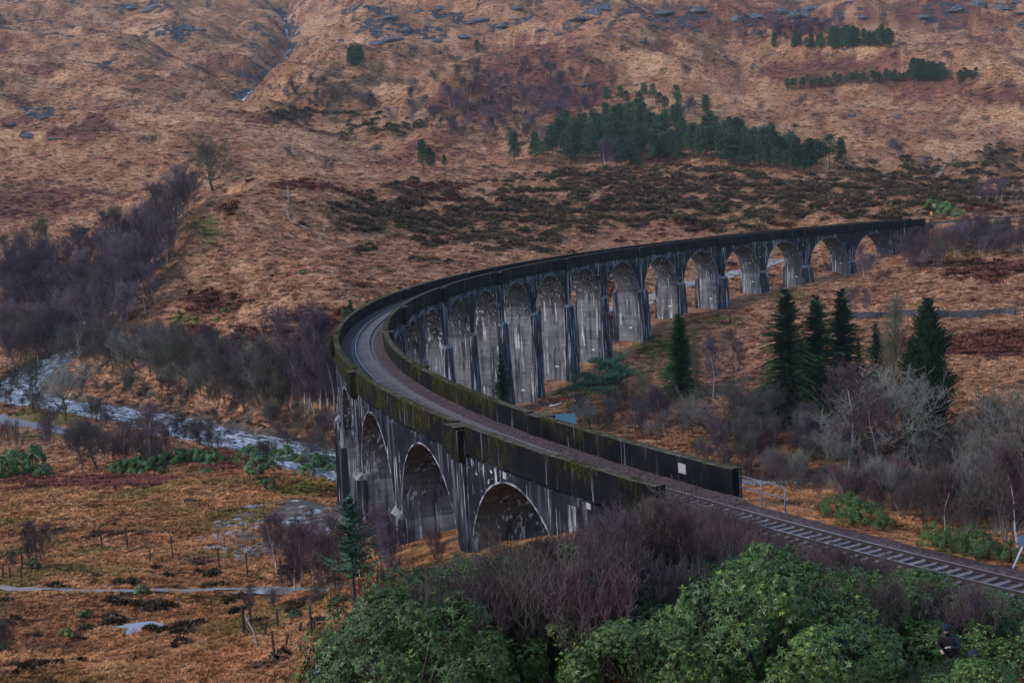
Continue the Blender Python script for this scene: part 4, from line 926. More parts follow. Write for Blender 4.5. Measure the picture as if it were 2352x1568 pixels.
# conifers and bare trees on the valley floor to the right
plant_px('spruce_fresh', 'spruce_tree', 1568, 915, 720, 'fresh green spruce nearest to the viaduct piers', 'spruce', squash=1.25, pick=0)
plant_px('spruce', 'spruce_tree', 1812, 985, 662, 'broad tall dark spruce, leftmost of the big conifers', 'spruce', squash=1.2, pick=0)
plant_px('spruce', 'spruce_tree', 1882, 970, 675, 'narrow dark spruce close behind the broad one', 'spruce', squash=1.0, pick=1)
plant_px('spruce', 'spruce_tree', 1940, 950, 662, 'dark spruce with bare trees growing before it', 'spruce', squash=1.1, pick=2)
plant_px('cypress', 'cypress_tree', 2138, 1030, 682, 'dense dark columnar conifer at the right of the group', 'conifer', squash=1.0)
plant_px('cypress', 'cypress_tree', 2098, 1040, 775, 'shorter blue-green conifer leaning on the columnar one', 'conifer', squash=0.75)
plant_px('larch', 'larch_tree', 2052, 1020, 640, 'tall bare larch with upswept branches between the conifers', 'larch')
plant_px('spruce', 'spruce_tree', 2016, 900, 740, 'small thin spruce behind the bare larch', 'spruce', squash=0.95)
plant_px('spruce', 'spruce_tree', 1975, 905, 770, 'thin spruce top poking out between the conifers', 'spruce', squash=0.4)
plant_px('scots', 'scots_pine', 1402, 928, 822, 'wide flat-topped blue-green pine beside the viaduct pier', 'pine tree')
plant_px('young_pine', 'young_pine', 1322, 905, 868, 'small low pine left of the wide flat-topped pine', 'pine tree', squash=2.0)
for u, v, t, k, s, lb in [(1602,920,735,'larch',0.8,'feathery grey bare larch beside the fresh green spruce'),(1640,930,760,'birch',0.8,'grey bare birch right of the fresh spruce'),
        (1960,728,655,'birch_red',1,'left purple birch by the stone wall'),(1990,728,662,'birch_red',1,'right purple birch by the stone wall'),
        (1690,880,755,'birch_red',0.9,'reddish bare birch on the brown slope beyond the thicket'),(1527,1000,882,'birch',0.7,'white-stemmed birch in front of the thicket'),
        (1860,950,760,'birch',0.6,'tall pale bare trunk between the two left spruces'),(1950,1080,830,'birch_red',1.2,'purple-crowned bare tree before the spruces'),
        (1985,1085,850,'oak',1.1,'lichened bare tree under the spruces'),(1690,1010,870,'oak',1.2,'pale grey lichened tree in the middle of the thicket'),
        (1640,1020,890,'oak',1.1,'pale grey bare tree left of the lichened one'),(1740,1000,880,'oak',1.0,'grey bare tree just left of the broad spruce'),
        (2110,1090,855,'oak',0.9,'tall white-lichened tree before the columnar conifer'),(2215,1110,960,'oak',0.8,'mossy-trunked bare oak by the right-hand road'),
        (2330,1120,870,'oak',1.2,'dark twisted oak at the right edge'),(2275,1085,930,'oak',1.0,'grey bare oak right of the columnar conifer'),
        (2300,1060,900,'ash',1.0,'bare tree behind the dark twisted oak'),(2020,1095,900,'birch_red',1.0,'purplish bare tree between larch and spruces'),
        (1900,1100,960,'oak',1.0,'low lichened tree below the narrow spruce'),(1570,1010,930,'alder',1.0,'dark bare tree by the thicket edge'),
        (1480,940,860,'ash',1.0,'bare olive tree right of the wide pine'),(2180,1100,985,'alder',1.0,'brown bare tree before the road')]:
    plant_px(k, 'bare_tree', u, v, t, lb, 'tree', None, s)
for u, v, p in fill([(1300,935),(1420,935),(1560,960),(1760,960),(1900,1010),(2100,1060),(2352,1075),(2352,1110),(2080,1110),(1900,1090),(1740,1060),(1560,1040),(1400,1010),(1310,970)], 100, 13, 21):
    plant(rnd.choice(['thicket', 'willow', 'oak', 'alder', 'birch_red', 'birch_dark', 'thicket_red']), 'thicket_shrub', p, rnd.uniform(2.8, 6.2), 'bare grey-brown shrub in the thicket on the valley floor', 'shrub', 'shrubs of the valley thicket')
# slope between viaduct and right-hand road, behind the near track
for u, v, p in fill([(1560,1060),(1700,1110),(1800,1140),(1980,1190),(2352,1270),(2352,1190),(2100,1150),(1900,1110),(1700,1070)], 95, 12, 23):
    k, off = curve_k(p[0], p[1])
    if abs(float(off)) < 5: continue
    plant(rnd.choice(['thicket', 'thicket_red', 'thicket_red', 'birch_red', 'willow']), 'thicket_shrub', p, rnd.uniform(2.2, 5.0), 'bare reddish shrub on the bank between track and right-hand road', 'shrub', 'shrubs above the near track')
for i, (u, v, w) in enumerate([(1930,1190,60),(1960,1200,70),(1990,1205,60),(2030,1215,40),(2150,1255,60),(2190,1270,60),(2240,1275,70),(2270,1285,60),(1900,1180,40),(2320,1290,50)]):
    p = ground_at(u, v); 
    plant('rhodo', 'rhododendron', p, w * p[1] / FD, 'green rhododendron on the far side of the near track', 'shrub', 'rhododendrons beyond the near track', 0.8)
# far end of the viaduct
for u, v, p in fill([(2085,600),(2110,560),(2200,545),(2352,530),(2352,585),(2250,600),(2180,610),(2090,635)], 60, 11, 25):
    plant(rnd.choice(['birch_dark', 'alder', 'birch_red', 'birch', 'thicket_red']), 'embankment_tree', p, rnd.uniform(4.5, 8), 'bare purple-brown tree on the embankment at the far viaduct end', 'tree', 'trees of the far embankment')
for u, v, t in [(1985,640,560),(1995,645,580),(2080,620,560),(2100,600,545),(1940,645,600),(1905,640,600)]: plant_px('birch', 'birch_tree', u, v, t, 'white-stemmed birch under the last arches of the viaduct', 'birch tree', 'birches under the last arches', 0.8)
# conifers and shrubs seen between the tall piers
plant('spruce', 'dark_conifer', (-2.0, 250, gz(-2, 250)), 13, 'dark conifer growing close against a tall pier', 'conifer', squash=0.7)
# foreground: rhododendron bank below the viewpoint
RH = random.Random(5); n_rh = 0
def stand_on_ray(u, v, hgt):
    a, b = ray(u, v); D = np.linspace(30, 60, 600); g = CAM_Z + b * D - hgrid(a * D, D) - hgt; i = int(np.argmax(g < 0)); d = D[i]
    return (a * d, d, gz(a * d, d))
PEOPLE = [stand_on_ray(2186, 1460, 1.30), stand_on_ray(2232, 1506, 1.40)]
def clear_of_track(x, y, m=3.4):
    k, off = curve_k(np.array([x]), np.array([y])); return abs(float(off[0])) > m
TW_U = [700,900,1150,1280,1400,1500,1600,1700,1800,2000,2352,2500]
TW_V = [1560,1345,1255,1215,1185,1140,1135,1172,1214,1264,1358,1390]
def twig_cap(x, y):
    u = project(x, y, 29.0)[0]; return max(0.5, (at(u, np.interp(u, TW_U, TW_V), y)[2] - gz(x, y)) * RH.uniform(0.8, 1.0))
LIM_U = [700,780,830,900,960,1050,1150,1250,1350,1450,1550,1700,1800,1900,2000,2100,2200,2352,2500]
LIM_V = [1570,1520,1425,1340,1308,1285,1290,1300,1215,1210,1250,1235,1250,1278,1288,1303,1343,1368,1382]
for yy in np.arange(36, 67, 2.1):
    for xx in np.arange(-9, 27, 2.1):
        x, y = xx + RH.uniform(-0.8, 0.8), yy + RH.uniform(-0.8, 0.8)
        u = 1176 + FD * x / (y * cp) 
        left = -0.145 * y + (0.0 if y < 46 else 0.39 * (y - 46))
        if x < left or x > 0.40 * y + 2 or not clear_of_track(x, y, 4.4): continue
        k, off = curve_k(np.array([x]), np.array([y]))
        if off[0] < 0: continue
        z = gz(x, y); u = project(x, y, z + 2.0)[0]
        if any(math.hypot(x - q[0], y - q[1]) < (2.6 if y < q[1] + 0.6 else 1.7) for q in PEOPLE): continue   # trodden gap where the two people stand
        if project(x, y, z + 1)[0] < 850 and y < 52: continue
        cap = at(u, np.interp(u, LIM_U, LIM_V), y)[2] - z
        if abs(u - 2205) < 270 and y < PEOPLE[0][1] + 0.5: cap = min(cap, at(u, 1524, y)[2] - z)
        h = min(RH.uniform(2.2, 4.0), cap * RH.uniform(0.86, 1.04))
        if h < 0.8 or RH.random() > (0.84 if u > 1560 or u < 1060 else 0.40): continue
        plant('rhodo', 'rhododendron', (x, y, z - 0.15), h, 'leafy green rhododendron in the bank in the foreground', 'shrub', 'rhododendrons of the foreground bank', max(0.95, min(1.35, 3.0 / h)))
# bare stems growing through and beside the rhododendrons
for (x0, x1, y0, y1, n, kinds, h0, h1) in [(-3.4, 5.0, 40, 60, 115, ['thicket', 'thicket', 'thicket_red'], 3.0, 4.4), (3, 11, 44, 62, 60, ['thicket', 'thicket_red'], 2.8, 4.2), (8, 19, 40, 54, 30, ['thicket', 'thicket_red'], 2.8, 4.0)]:
    for i in range(n):
        x, y = RH.uniform(x0, x1), RH.uniform(y0, y1)
        if not clear_of_track(x, y, 4.2): continue
        k, off = curve_k(np.array([x]), np.array([y]))
        if off[0] < 0: continue
        plant(rnd.choice(kinds), 'bare_shrub', (x, y, gz(x, y)), min(RH.uniform(h0, h1), twig_cap(x, y)), 'bare brown twiggy shrub among the foreground rhododendrons', 'shrub', 'bare shrubs among the rhododendrons')
for i in range(50):                                    # scrub along the outer side of the near abutment and track
    k = RH.uniform(-1.25, 0.2) if i % 3 else RH.uniform(-0.95, -0.25); off = HW + (RH.uniform(1.3, 6.0) if i % 3 else RH.uniform(0.7, 2.2)); x, y, _ = curve_pt(k, off); z = gz(x, y)
    h = min(RH.uniform(2.4, 4.6), twig_cap(x, y))
    if h < 0.9: continue
    plant(rnd.choice(['thicket_red', 'thicket', 'thicket_red']), 'bare_shrub', (x, y, z), h, 'brown bare shrub hiding the near end of the outer parapet', 'shrub', 'shrubs before the near parapet end')
for q, v_, du in ((PEOPLE[0], 1506, 4), (PEOPLE[1], 1524, 14), (PEOPLE[1], 1530, 70), (PEOPLE[0], 1530, -95)):   # bushes standing before the two people
    yb = q[1] - 1.7; ub = project(*q)[0] + du; xb = ray(ub, v_)[0] * yb; zb_ = gz(xb, yb); hb_ = at(ub, v_, yb)[2] - zb_
    if hb_ > 0.25: plant('rhodo', 'rhododendron', (xb, yb, zb_ - 0.1), hb_ + 0.1, 'low rhododendron hiding the legs of the two people', 'shrub', 'rhododendrons before the people', min(1.8, max(1.0, 1.1 / hb_)))
# scrub in front of the near arches
for i in range(30):
    k = RH.uniform(1.0, 3.4); off = HW + RH.uniform(1.6, 9.0); x, y, _ = curve_pt(k, off)
    if project(x, y, gz(x, y))[0] < 870 or 1080 < project(x, y, gz(x, y) + 2)[0] < 1260: continue
    plant(rnd.choice(['thicket_red', 'thicket_red', 'birch_red', 'thicket']), 'bare_shrub', (x, y, gz(x, y)), RH.uniform(2.0, 3.8), 'purple-red bare shrub crowding the foot of the near arches', 'shrub', 'shrubs before the near arches')

for i in range(22):
    k = RH.uniform(1.2, 3.0); off = HW + RH.uniform(2.5, 9.0); x, y, _ = curve_pt(k, off)
    plant('birch_red', 'bare_sapling', (x, y, gz(x, y)), RH.uniform(3.6, 5.6), 'thin purple-red sapling standing before the second and third arches', 'sapling', 'saplings before the near arches', 0.9)
# low scrub on the ground under the near arches, saplings on the bank, and growth along the water's edge
for i in range(34):
    k = RH.uniform(0.0, 2.6); off = HW + RH.uniform(1.2, 13.0); x, y, _ = curve_pt(k, off)
    plant(rnd.choice(['thicket_red', 'thicket']), 'low_shrub', (x, y, gz(x, y)), RH.uniform(1.0, 2.1), 'low bare shrub on the slope under the near arches', 'shrub', 'low shrubs under the near arches')
for i in range(30):
    x, y = RH.uniform(-4, 16), RH.uniform(42, 58)
    if not clear_of_track(x, y, 5.0) or any(math.hypot(x - q[0], y - q[1]) < 2.5 for q in PEOPLE) : continue
    if project(x, y, 29)[0] > 1650: continue
    h = min(RH.uniform(3.4, 5.2), twig_cap(x, y) * 1.1)
    if h > 1.5: plant('birch_red' if i % 2 else 'alder', 'sapling', (x, y, gz(x, y)), h, 'thin bare sapling standing up through the foreground rhododendrons', 'sapling', 'saplings of the foreground bank', 0.75)
for i in range(150):
    j = int(RH.uniform(30, 96)); T = RIVER[j + 1] - RIVER[j - 1]; T /= np.hypot(T[0], T[1]); far_side = i % 3 != 0
    a = RIVER_W[j] + RH.uniform(0.8, 9 if far_side else 4); sg = -1 if far_side else 1
    x, y = RIVER[j][0] + sg * T[1] * a, RIVER[j][1] - sg * T[0] * a
    if not (60 < y < 420) or project(x, y, 2)[0] > 830: continue
    kd = rnd.choice(['thicket', 'alder', 'thicket_red', 'oak', 'ash']) if far_side else rnd.choice(['thicket', 'thicket_red', 'alder'])
    plant(kd, 'waterside_shrub', (x, y, gz(x, y)), RH.uniform(1.8, 5.0) if far_side else RH.uniform(1.5, 4.6), ('bare bushy growth at the far water edge' if far_side else 'low bare growth at the near water edge'), 'shrub', ('growth on the far water edge' if far_side else 'growth on the near water edge'))
# ------------------------------------------------------------------ water, roads and paths
def water_mat(name, foam_lo, foam_hi, deep=(0.010, 0.016, 0.022), rough=0.10, wav=0.35):
    m, nt, b = new_mat(name, rough, 0.5)
    A = N(nt, 'ShaderNodeAttribute', attribute_name='flow').outputs['Vector']
    n1 = noise(nt, scaled(nt, A, (0.22, 0.7, 1)), 1.0, 4, 0.65, 0.8); n2 = noise(nt, scaled(nt, A, (0.9, 2.2, 1)), 1.0, 3, 0.6)
    f = math_n(nt, 'ADD', math_n(nt, 'MULTIPLY', n1, 0.7), math_n(nt, 'MULTIPLY', n2, 0.3))
    fo = ramp(nt, f, foam_lo, foam_hi)
    L(nt, mix(nt, fo, deep, (0.62, 0.65, 0.70)), b.inputs['Base Color'])
    r = N(nt, 'ShaderNodeMapRange'); r.inputs[3].default_value = rough; r.inputs[4].default_value = 0.8; L(nt, fo, r.inputs[0]); L(nt, r.outputs[0], b.inputs['Roughness'])
    b.inputs['IOR'].default_value = 1.33
    bump(nt, b, f, wav, 0.5); return m
M_RIVER = water_mat('river_water', 0.45, 0.63, (0.060, 0.078, 0.105), 0.2, 0.8)
M_BURN = water_mat('burn_water', 0.50, 0.62, (0.02, 0.024, 0.032), 0.2)
M_PUDDLE = new_mat('still_water', 0.06, 0.6)[0]; M_PUDDLE.node_tree.nodes['Principled BSDF'].inputs['Base Color'].default_value = (0.17, 0.155, 0.165, 1)
def ribbon(name, line, half, ncol, mat, zf, nsub=1, smooth=True):
    P = np.asarray(line, float); half = np.asarray(half, float) * np.ones(len(P))
    T = np.gradient(P[:, :2], axis=0); T /= np.linalg.norm(T, axis=1, keepdims=True); Nn = np.c_[T[:, 1], -T[:, 0]]
    al = np.r_[0, np.cumsum(np.linalg.norm(np.diff(P[:, :2], axis=0), axis=1))]
    c = np.linspace(-1, 1, ncol)
    X = P[:, None, 0] + Nn[:, None, 0] * c[None] * half[:, None]; Y = P[:, None, 1] + Nn[:, None, 1] * c[None] * half[:, None]
    Z = zf(X, Y, P[:, 2:3] * np.ones_like(X))
    i = np.arange(X.size).reshape(X.shape); F = np.stack([i[:-1, :-1], i[:-1, 1:], i[1:, 1:], i[1:, :-1]], -1).reshape(-1, 4)
    fl = np.stack([al[:, None] * np.ones_like(X), c[None] * half[:, None], np.zeros_like(X)], -1)
    return link(name, make_mesh(name, np.stack([X, Y, Z], -1).reshape(-1, 3), F, [mat], smooth, attrs={'flow': ('FLOAT_VECTOR', fl.reshape(-1, 3))}))
_rl = np.array([np.interp(np.linspace(0, len(RIVER) - 1, 520), np.arange(len(RIVER)), RIVER[:, j]) for j in range(3)]).T
_rw = np.interp(np.linspace(0, len(RIVER) - 1, 520), np.arange(len(RIVER)), RIVER_W) + 2.0
tag(ribbon('river', _rl, _rw, 26, M_RIVER, lambda X, Y, Z: Z + 0.14 * fbm(X / 2.2, Y / 2.2, 3, 201) - 0.05), 'white-flecked grey river running down to the viaduct', kind='structure')
_g = GULLY.copy(); _gz = hgrid(_g[:, 0], _g[:, 1])
tag(ribbon('hill_burn', np.c_[_g[:, :2], _gz], 1.6, 4, M_BURN, lambda X, Y, Z: hgrid(X, Y) + 0.35), 'thin white burn tumbling down the cleft in the hill', kind='structure')
def road_mat(name, c0, c1, rough=0.8):
    m, nt, b = new_mat(name, rough, 0.3); P = geo_pos(nt)
    L(nt, mix(nt, noise(nt, P, 0.8, 5, 0.7), c0, c1), b.inputs['Base Color']); bump(nt, b, noise(nt, P, 5, 3), 0.4, 0.03); return m
M_ROAD = road_mat('worn_asphalt', (0.095, 0.095, 0.11), (0.18, 0.18, 0.20), 0.6); M_TRACK = road_mat('gravel_track', (0.16, 0.15, 0.16), (0.34, 0.32, 0.33)); M_WETPATH = road_mat('wet_gravel', (0.13, 0.105, 0.095), (0.32, 0.27, 0.255), 0.45); M_DYKE = road_mat('trodden_turf', (0.13, 0.08, 0.055), (0.30, 0.19, 0.13))
def road(name, pts, half, mat, lift, label, dmin=30):
    ln = smooth_line([ground_at(u, v, dmin) for u, v in pts], 14)
    return tag(ribbon(name, ln, half + 0.25 * pnoise(np.arange(len(ln)) * 0.35, np.zeros(len(ln)), 211), 5, mat, lambda X, Y, Z: hgrid(X, Y) + lift), label, kind='structure')
road('road', [(-150,938),(-60,955),(0,966),(60,977),(120,986),(165,993)], 1.7, M_ROAD, 0.14, 'narrow grey road beside the river at the left')
road('road', [(1960,1108),(2050,1122),(2130,1138),(2220,1152),(2300,1165),(2400,1185)], 2.0, M_ROAD, 0.14, 'grey road between bare trees at the right')
road('gravel_track', [(1318,772),(1350,748),(1400,718),(1450,702),(1500,686),(1560,662),(1620,642),(1690,625),(1760,610),(1830,592)], 1.7, M_TRACK, 0.18, 'pale gravel track running behind the tall piers', 300)
road('footpath', [(-60,1350),(50,1354),(150,1357),(250,1358),(350,1356),(450,1358),(560,1353),(650,1357),(740,1352),(800,1348)], 0.62, M_WETPATH, 0.10, 'wet grey footpath crossing the moor in the foreground')
road('footpath', [(660,425),(662,460),(662,500),(690,520),(730,540),(790,562),(900,592),(1000,602),(1090,606)], 0.35, M_DYKE, 0.3, 'faint trodden line of an old dyke on the hill')
road('footpath', [(2150,410),(2162,395),(2180,375),(2190,355)], 0.8, M_DYKE, 0.5, 'short pale path climbing the right-hand hillside')
# churned mud with standing water beside the near piers
mc = ground_at(690, 1195); mx, my = np.meshgrid(np.linspace(-10, 11, 150), np.linspace(-23, 24, 300))
MX, MY = mc[0] + mx, mc[1] + my
rut = 0.10 * np.sin((MX * 0.55 + 1.2 * pnoise(MX / 6, MY / 6, 221) * 3 + MY * 0.9) * 2.4) * sstep(-0.4, 0.3, fbm(MX / 7, MY / 7, 2, 223)) + 0.22 * fbm(MX / 2.4, MY / 4.0, 4, 225)
edge = sstep(1.0, 0.72, np.hypot(mx / 10.4, my / 23) + 0.22 * fbm(MX / 4, MY / 5, 3, 227))
MZ0 = hgrid(MX, MY); ml = mc[2] + (MZ0 - mc[2]) * 1.0
MZ = MZ0 + rut * edge + 0.16 * edge - 0.14
i_ = np.arange(MX.size).reshape(MX.shape); mF = np.stack([i_[:-1, :-1], i_[:-1, 1:], i_[1:, 1:], i_[1:, :-1]], -1).reshape(-1, 4)
def mud_mat():
    m, nt, b = new_mat('churned_mud', 0.55, 0.35); P = geo_pos(nt)
    L(nt, ramp_n(nt, noise(nt, P, 1.2, 4, 0.65), [(0.3, (0.032, 0.021, 0.016)), (0.6, (0.075, 0.047, 0.033)), (0.8, (0.16, 0.11, 0.055))]), b.inputs['Base Color']); bump(nt, b, noise(nt, P, 4, 3), 0.6, 0.08); return m
tag(link('mud', make_mesh('mud', np.stack([MX, MY, MZ], -1).reshape(-1, 3), mF, [mud_mat()], True)), 'churned dark mud beside the near piers', kind='structure')
wsm = MZ0 * 0
tag(link('puddle_water', make_mesh('puddle_water', np.stack([MX, MY, MZ0 + 0.065 - 0.6 * (edge < 0.4)], -1).reshape(-1, 3)[:], mF, [M_PUDDLE], True)), 'standing water in the muddy wheel ruts', kind='structure')
for u, v, rx_, ry_, lb in [(690,1357,5.0,1.0,'flooded stretch of the footpath beside the young pine'),(320,1446,2.2,1.5,'small pale pool on the rusty moor'),(740,1545,0.7,3.0,'trickle of water below the wire enclosure')]:
    p = ground_at(u, v); n = 26
    V = [(p[0], p[1], p[2] + 0.13)] + [(p[0] + rx_ * math.cos(6.283*j/n) * rnd.uniform(0.75, 1.15), p[1] + ry_ * math.sin(6.283*j/n) * rnd.uniform(0.75, 1.15), p[2] + 0.13) for j in range(n)]
    tag(link('pool', make_mesh('pool', V, [(0, j + 1, (j + 1) % n + 1) for j in range(n)], [M_PUDDLE])), lb, kind='structure')

# ------------------------------------------------------------------ rocks
def rock_mat():
    m, nt, b = new_mat('grey_schist', 0.85, 0.25); P = obj_coord(nt)
    c = ramp_n(nt, noise(nt, geo_pos(nt), 0.7, 4, 0.7), [(0.3, (0.022, 0.024, 0.031)), (0.52, (0.075, 0.079, 0.094)), (0.75, (0.24, 0.245, 0.27))])
    L(nt, c, b.inputs['Base Color']); bump(nt, b, noise(nt, geo_pos(nt), 1.5, 4, 0.7), 0.8, 0.3); return m
M_ROCK = rock_mat()
def rock_mesh(seed, sub=3):
    import bmesh
    bm = bmesh.new(); bmesh.ops.create_icosphere(bm, subdivisions=sub, radius=1.0); R = random.Random(seed)
    pl = [(Vector((R.gauss(0, 1), R.gauss(0, 1), R.gauss(0.2, 0.6))).normalized(), R.uniform(0.5, 0.85)) for _ in range(11)]
    for v in bm.verts:
        for n, d in pl:
            e = v.co.dot(n) - d
            if e > 0: v.co -= n * e * 0.9
        k = 1 + 0.16 * float(pnoise(np.array([v.co.x * 2.5 + seed]), np.array([v.co.y * 2.5 + v.co.z * 1.7]), seed)[0]); v.co *= k
        v.co.z = v.co.z * 0.6 if v.co.z > 0 else v.co.z * 0.3
    me = bpy.data.meshes.new('rock'); bm.to_mesh(me); bm.free(); me.materials.append(M_ROCK); return me
ROCKS = [rock_mesh(900 + i) for i in range(6)]
def rock(u, v, w, label, group, asp=0.5, name='rock_outcrop'):
    p = ground_at(u, v); r = max(0.25, w * 0.5 * p[1] / FD)
    o = link(name, rnd.choice(ROCKS), None, (p[0], p[1], p[2] - r * 0.12), rnd.uniform(-0.5, 0.5)); o.scale = (r, r * rnd.uniform(0.6, 1.1), r * rnd.uniform(0.8, 1.3) * asp)
    return tag(o, label, 'rock', group)
for u, v, w in [(1090,555,34),(1185,565,28),(1190,530,12),(1250,510,22),(1210,505,10),(1270,498,10),(1330,500,14),(1440,520,12),(1490,505,14),(1510,520,10),(1640,520,10),(1790,420,60),(1830,415,70),(1840,435,40),(1900,440,24),(1930,485,50),(1960,492,40),(1985,480,18),(1860,475,12),(2050,500,24),(1615,440,18),(1160,545,10),(1490,470,16)]:
    rock(u, v, w, 'pale grey slab of rock showing through the dark heather', 'slabs in the heather', 0.35)
for u, v, w in [(60,312,40),(120,318,30),(105,270,36),(140,265,30),(170,250,24),(248,142,24),(350,20,70),(420,66,60),(460,68,40),(300,18,40),(560,60,14),(30,285,40),(70,260,30),(225,150,16),(560,105,12),(330,85,16)]:
    rock(u, v, w, 'grey outcrop on the left-hand hillside', 'outcrops of the left-hand hillside', 0.6)
for u, v, w in [(870,100,50),(905,90,60),(930,70,40),(1000,95,30),(1070,85,40),(1085,50,40),(1110,45,50),(1005,120,26),(1150,60,40),(1245,70,30),(1280,80,26),(1330,45,50),(1355,30,60),(1380,20,50),(1190,20,40),(900,40,40),(960,30,40),(1010,20,40),(1430,85,24),(1470,95,26),(1530,30,60),(1600,25,60),(1690,45,40),(1720,60,40),(1740,40,50),(1790,30,60),(1830,35,70),(1860,20,60),(1345,195,26),(1460,195,16),(1520,160,18),(1370,100,14),(940,110,18),(870,120,14)]:
    rock(u, v, w, 'blue-grey crag on the upper middle of the hill', 'crags of the upper hill', 0.8)
for u, v, w in [(2200,20,60),(2240,12,60),(2290,20,70),(2330,8,50),(2120,40,40),(2010,90,20),(1980,40,30),(2060,270,20),(1960,265,22),(2010,275,14),(2200,245,12),(2120,300,20),(2235,240,12),(1760,270,20),(1700,320,16),(2340,30,40)]:
    rock(u, v, w, 'grey rock on the right-hand hillside', 'rocks of the right-hand hillside', 0.7)
for u, v, w in [(670,651,10),(732,718,8),(560,635,10),(400,745,10),(620,970,14),(480,1085,10),(2050,760,10),(2290,845,12),(2190,795,10),(2210,760,10),(2180,770,8),(1935,715,10),(1950,718,8),(1900,745,6)]:
    rock(u, v, w, 'small grey boulder lying in rough brown grass', 'boulders in the grass', 0.8, 'boulder')
for i in range(70):                                    # boulders along the river
    j = int(rnd.uniform(22, 95)); P_ = RIVER[j]; a = rnd.choice([-1, 1]) * (RIVER_W[j] + rnd.uniform(-4.5, 1.0)) if rnd.random() < 0.8 else rnd.uniform(-5, 5)
    T = RIVER[min(j+1, len(RIVER)-1)] - RIVER[j-1]; T /= np.hypot(T[0], T[1]); r = rnd.uniform(0.3, 0.9)
    o = link('river_boulder', rnd.choice(ROCKS), None, (P_[0] + T[1] * a, P_[1] - T[0] * a, P_[2] + 0.05), rnd.uniform(0, 6.28)); o.scale = (r, r, r * 0.8)
    tag(o, 'wet dark boulder in the river', 'boulder', 'boulders in the river')

# ------------------------------------------------------------------ rough grass, heather and bracken clumps (uncountable)
def clump(seed, n, h, w, mat, lean=0.8, bw=0.05):
    R = random.Random(seed); V = []; F = []
    for i in range(n):
        a = R.uniform(0, 6.283); q = w * 0.4 * math.sqrt(R.random()); b0 = Vector((q * math.cos(a), q * math.sin(a), -0.05))
        d = Vector((math.cos(a) * R.uniform(0.2, lean) + 0.25, math.sin(a) * R.uniform(0.2, lean), 1)).normalized(); hh = h * R.uniform(0.6, 1.15)
        sd = Vector((-math.sin(a + R.uniform(-1, 1)), math.cos(a), 0)) * bw
        m_ = b0 + d * hh * 0.6; t = m_ + Vector((d.x * 1.6, d.y * 1.6, 0.15)) * hh * 0.45
        k = len(V); V.extend([b0 - sd, b0 + sd, m_ + sd * 0.8, m_ - sd * 0.8, t]); F += [(k, k+1, k+2, k+3), (k+3, k+2, k+4)]
    return make_mesh('clump', V, F, [mat])
def clump_mat(name, lo, hi):
    m, nt, b = new_mat(name, 0.95, 0.1)
    C = N(nt, 'ShaderNodeAttribute', attribute_name='tint', attribute_type='INSTANCER').outputs['Vector']
    L(nt, C, b.inputs['Base Color']); return m
M_CLUMP = clump_mat('dry_grass', 0, 0)
def scatter(name, src_me, pts, rot, scl, tint, label):
    src = bpy.data.objects.new(name + '_source', src_me)
    me = bpy.data.meshes.new(name); me.vertices.add(len(pts)); me.vertices.foreach_set('co', np.asarray(pts, np.float32).ravel())
    for nm, t, d in (('rot', 'FLOAT_VECTOR', rot), ('scl', 'FLOAT_VECTOR', scl), ('tint', 'FLOAT_VECTOR', tint)):
        a = me.attributes.new(nm, t, 'POINT'); a.data.foreach_set('vector', np.asarray(d, np.float32).ravel())
    me.materials.append(M_CLUMP)
    o = link(name, me); g = bpy.data.node_groups.new(name, 'GeometryNodeTree')
    g.interface.new_socket('Geometry', in_out='INPUT', socket_type='NodeSocketGeometry'); g.interface.new_socket('Geometry', in_out='OUTPUT', socket_type='NodeSocketGeometry')
    n = g.nodes; gi, go = n.new('NodeGroupInput'), n.new('NodeGroupOutput'); oi = n.new('GeometryNodeObjectInfo'); oi.inputs['Object'].default_value = src
    ip = n.new('GeometryNodeInstanceOnPoints')
    for nm, sock in (('rot', 'Rotation'), ('scl', 'Scale')):
        na = n.new('GeometryNodeInputNamedAttribute'); na.data_type = 'FLOAT_VECTOR'; na.inputs['Name'].default_value = nm; g.links.new(na.outputs[0], ip.inputs[sock])
    g.links.new(gi.outputs[0], ip.inputs['Points']); g.links.new(oi.outputs['Geometry'], ip.inputs['Instance']); g.links.new(ip.outputs[0], go.inputs[0])
    md = o.modifiers.new('scatter', 'NODES'); md.node_group = g
    return tag(o, label, kind='stuff')
def cov_at(x, y, arr):
    r = np.clip(np.searchsorted(_rows, y) - 1, 0, len(_rows) - 2); c = np.clip(((x / (75 + 0.60 * np.maximum(_rows[r], 0)) + 1) * 0.5 * (len(_s) - 1)).astype(int), 0, len(_s) - 1)
    return arr[r, c]
def spread(n, y0, y1, wide=0.46, power=1.0):
    t = rng.random(n); y = y0 * (y1 / y0) ** (t ** power); x = (rng.random(n) * 2 - 1) * (wide * y + 8); return x, y
def keep_off(x, y):
    k, off = curve_k(x, y); ok_ = (np.abs(off) > 4.6) | (y > 480)
    d, par = poly_dist(x, y, RIVER[::3]); w = np.interp(par * 3, np.arange(len(RIVER)), RIVER_W); ok_ &= (d > w + 1.0) | (y > 480)
    ok_ &= (cov_at(x, y, mud) < 0.4) & (cov_at(x, y, _gd) > 7)
    u, v, _ = project(x, y, hgrid(x, y)); ok_ &= ~((np.abs(v - 1356) < 4) & (u < 760) & (y < 200)) & ~((u < 180) & (v > 955) & (v < 1000)) & ~((u > 1940) & (v > 1100) & (v < 1190) & (y < 180))
    return ok_
x, y = spread(150000, 52, 470); x2, y2 = spread(110000, 470, 1500, 0.42, 0.75); x, y = np.r_[x, x2], np.r_[y, y2]; _o = rng.permutation(len(x)); x, y = x[_o], y[_o]; m_ = keep_off(x, y); x, y = x[m_], y[m_]
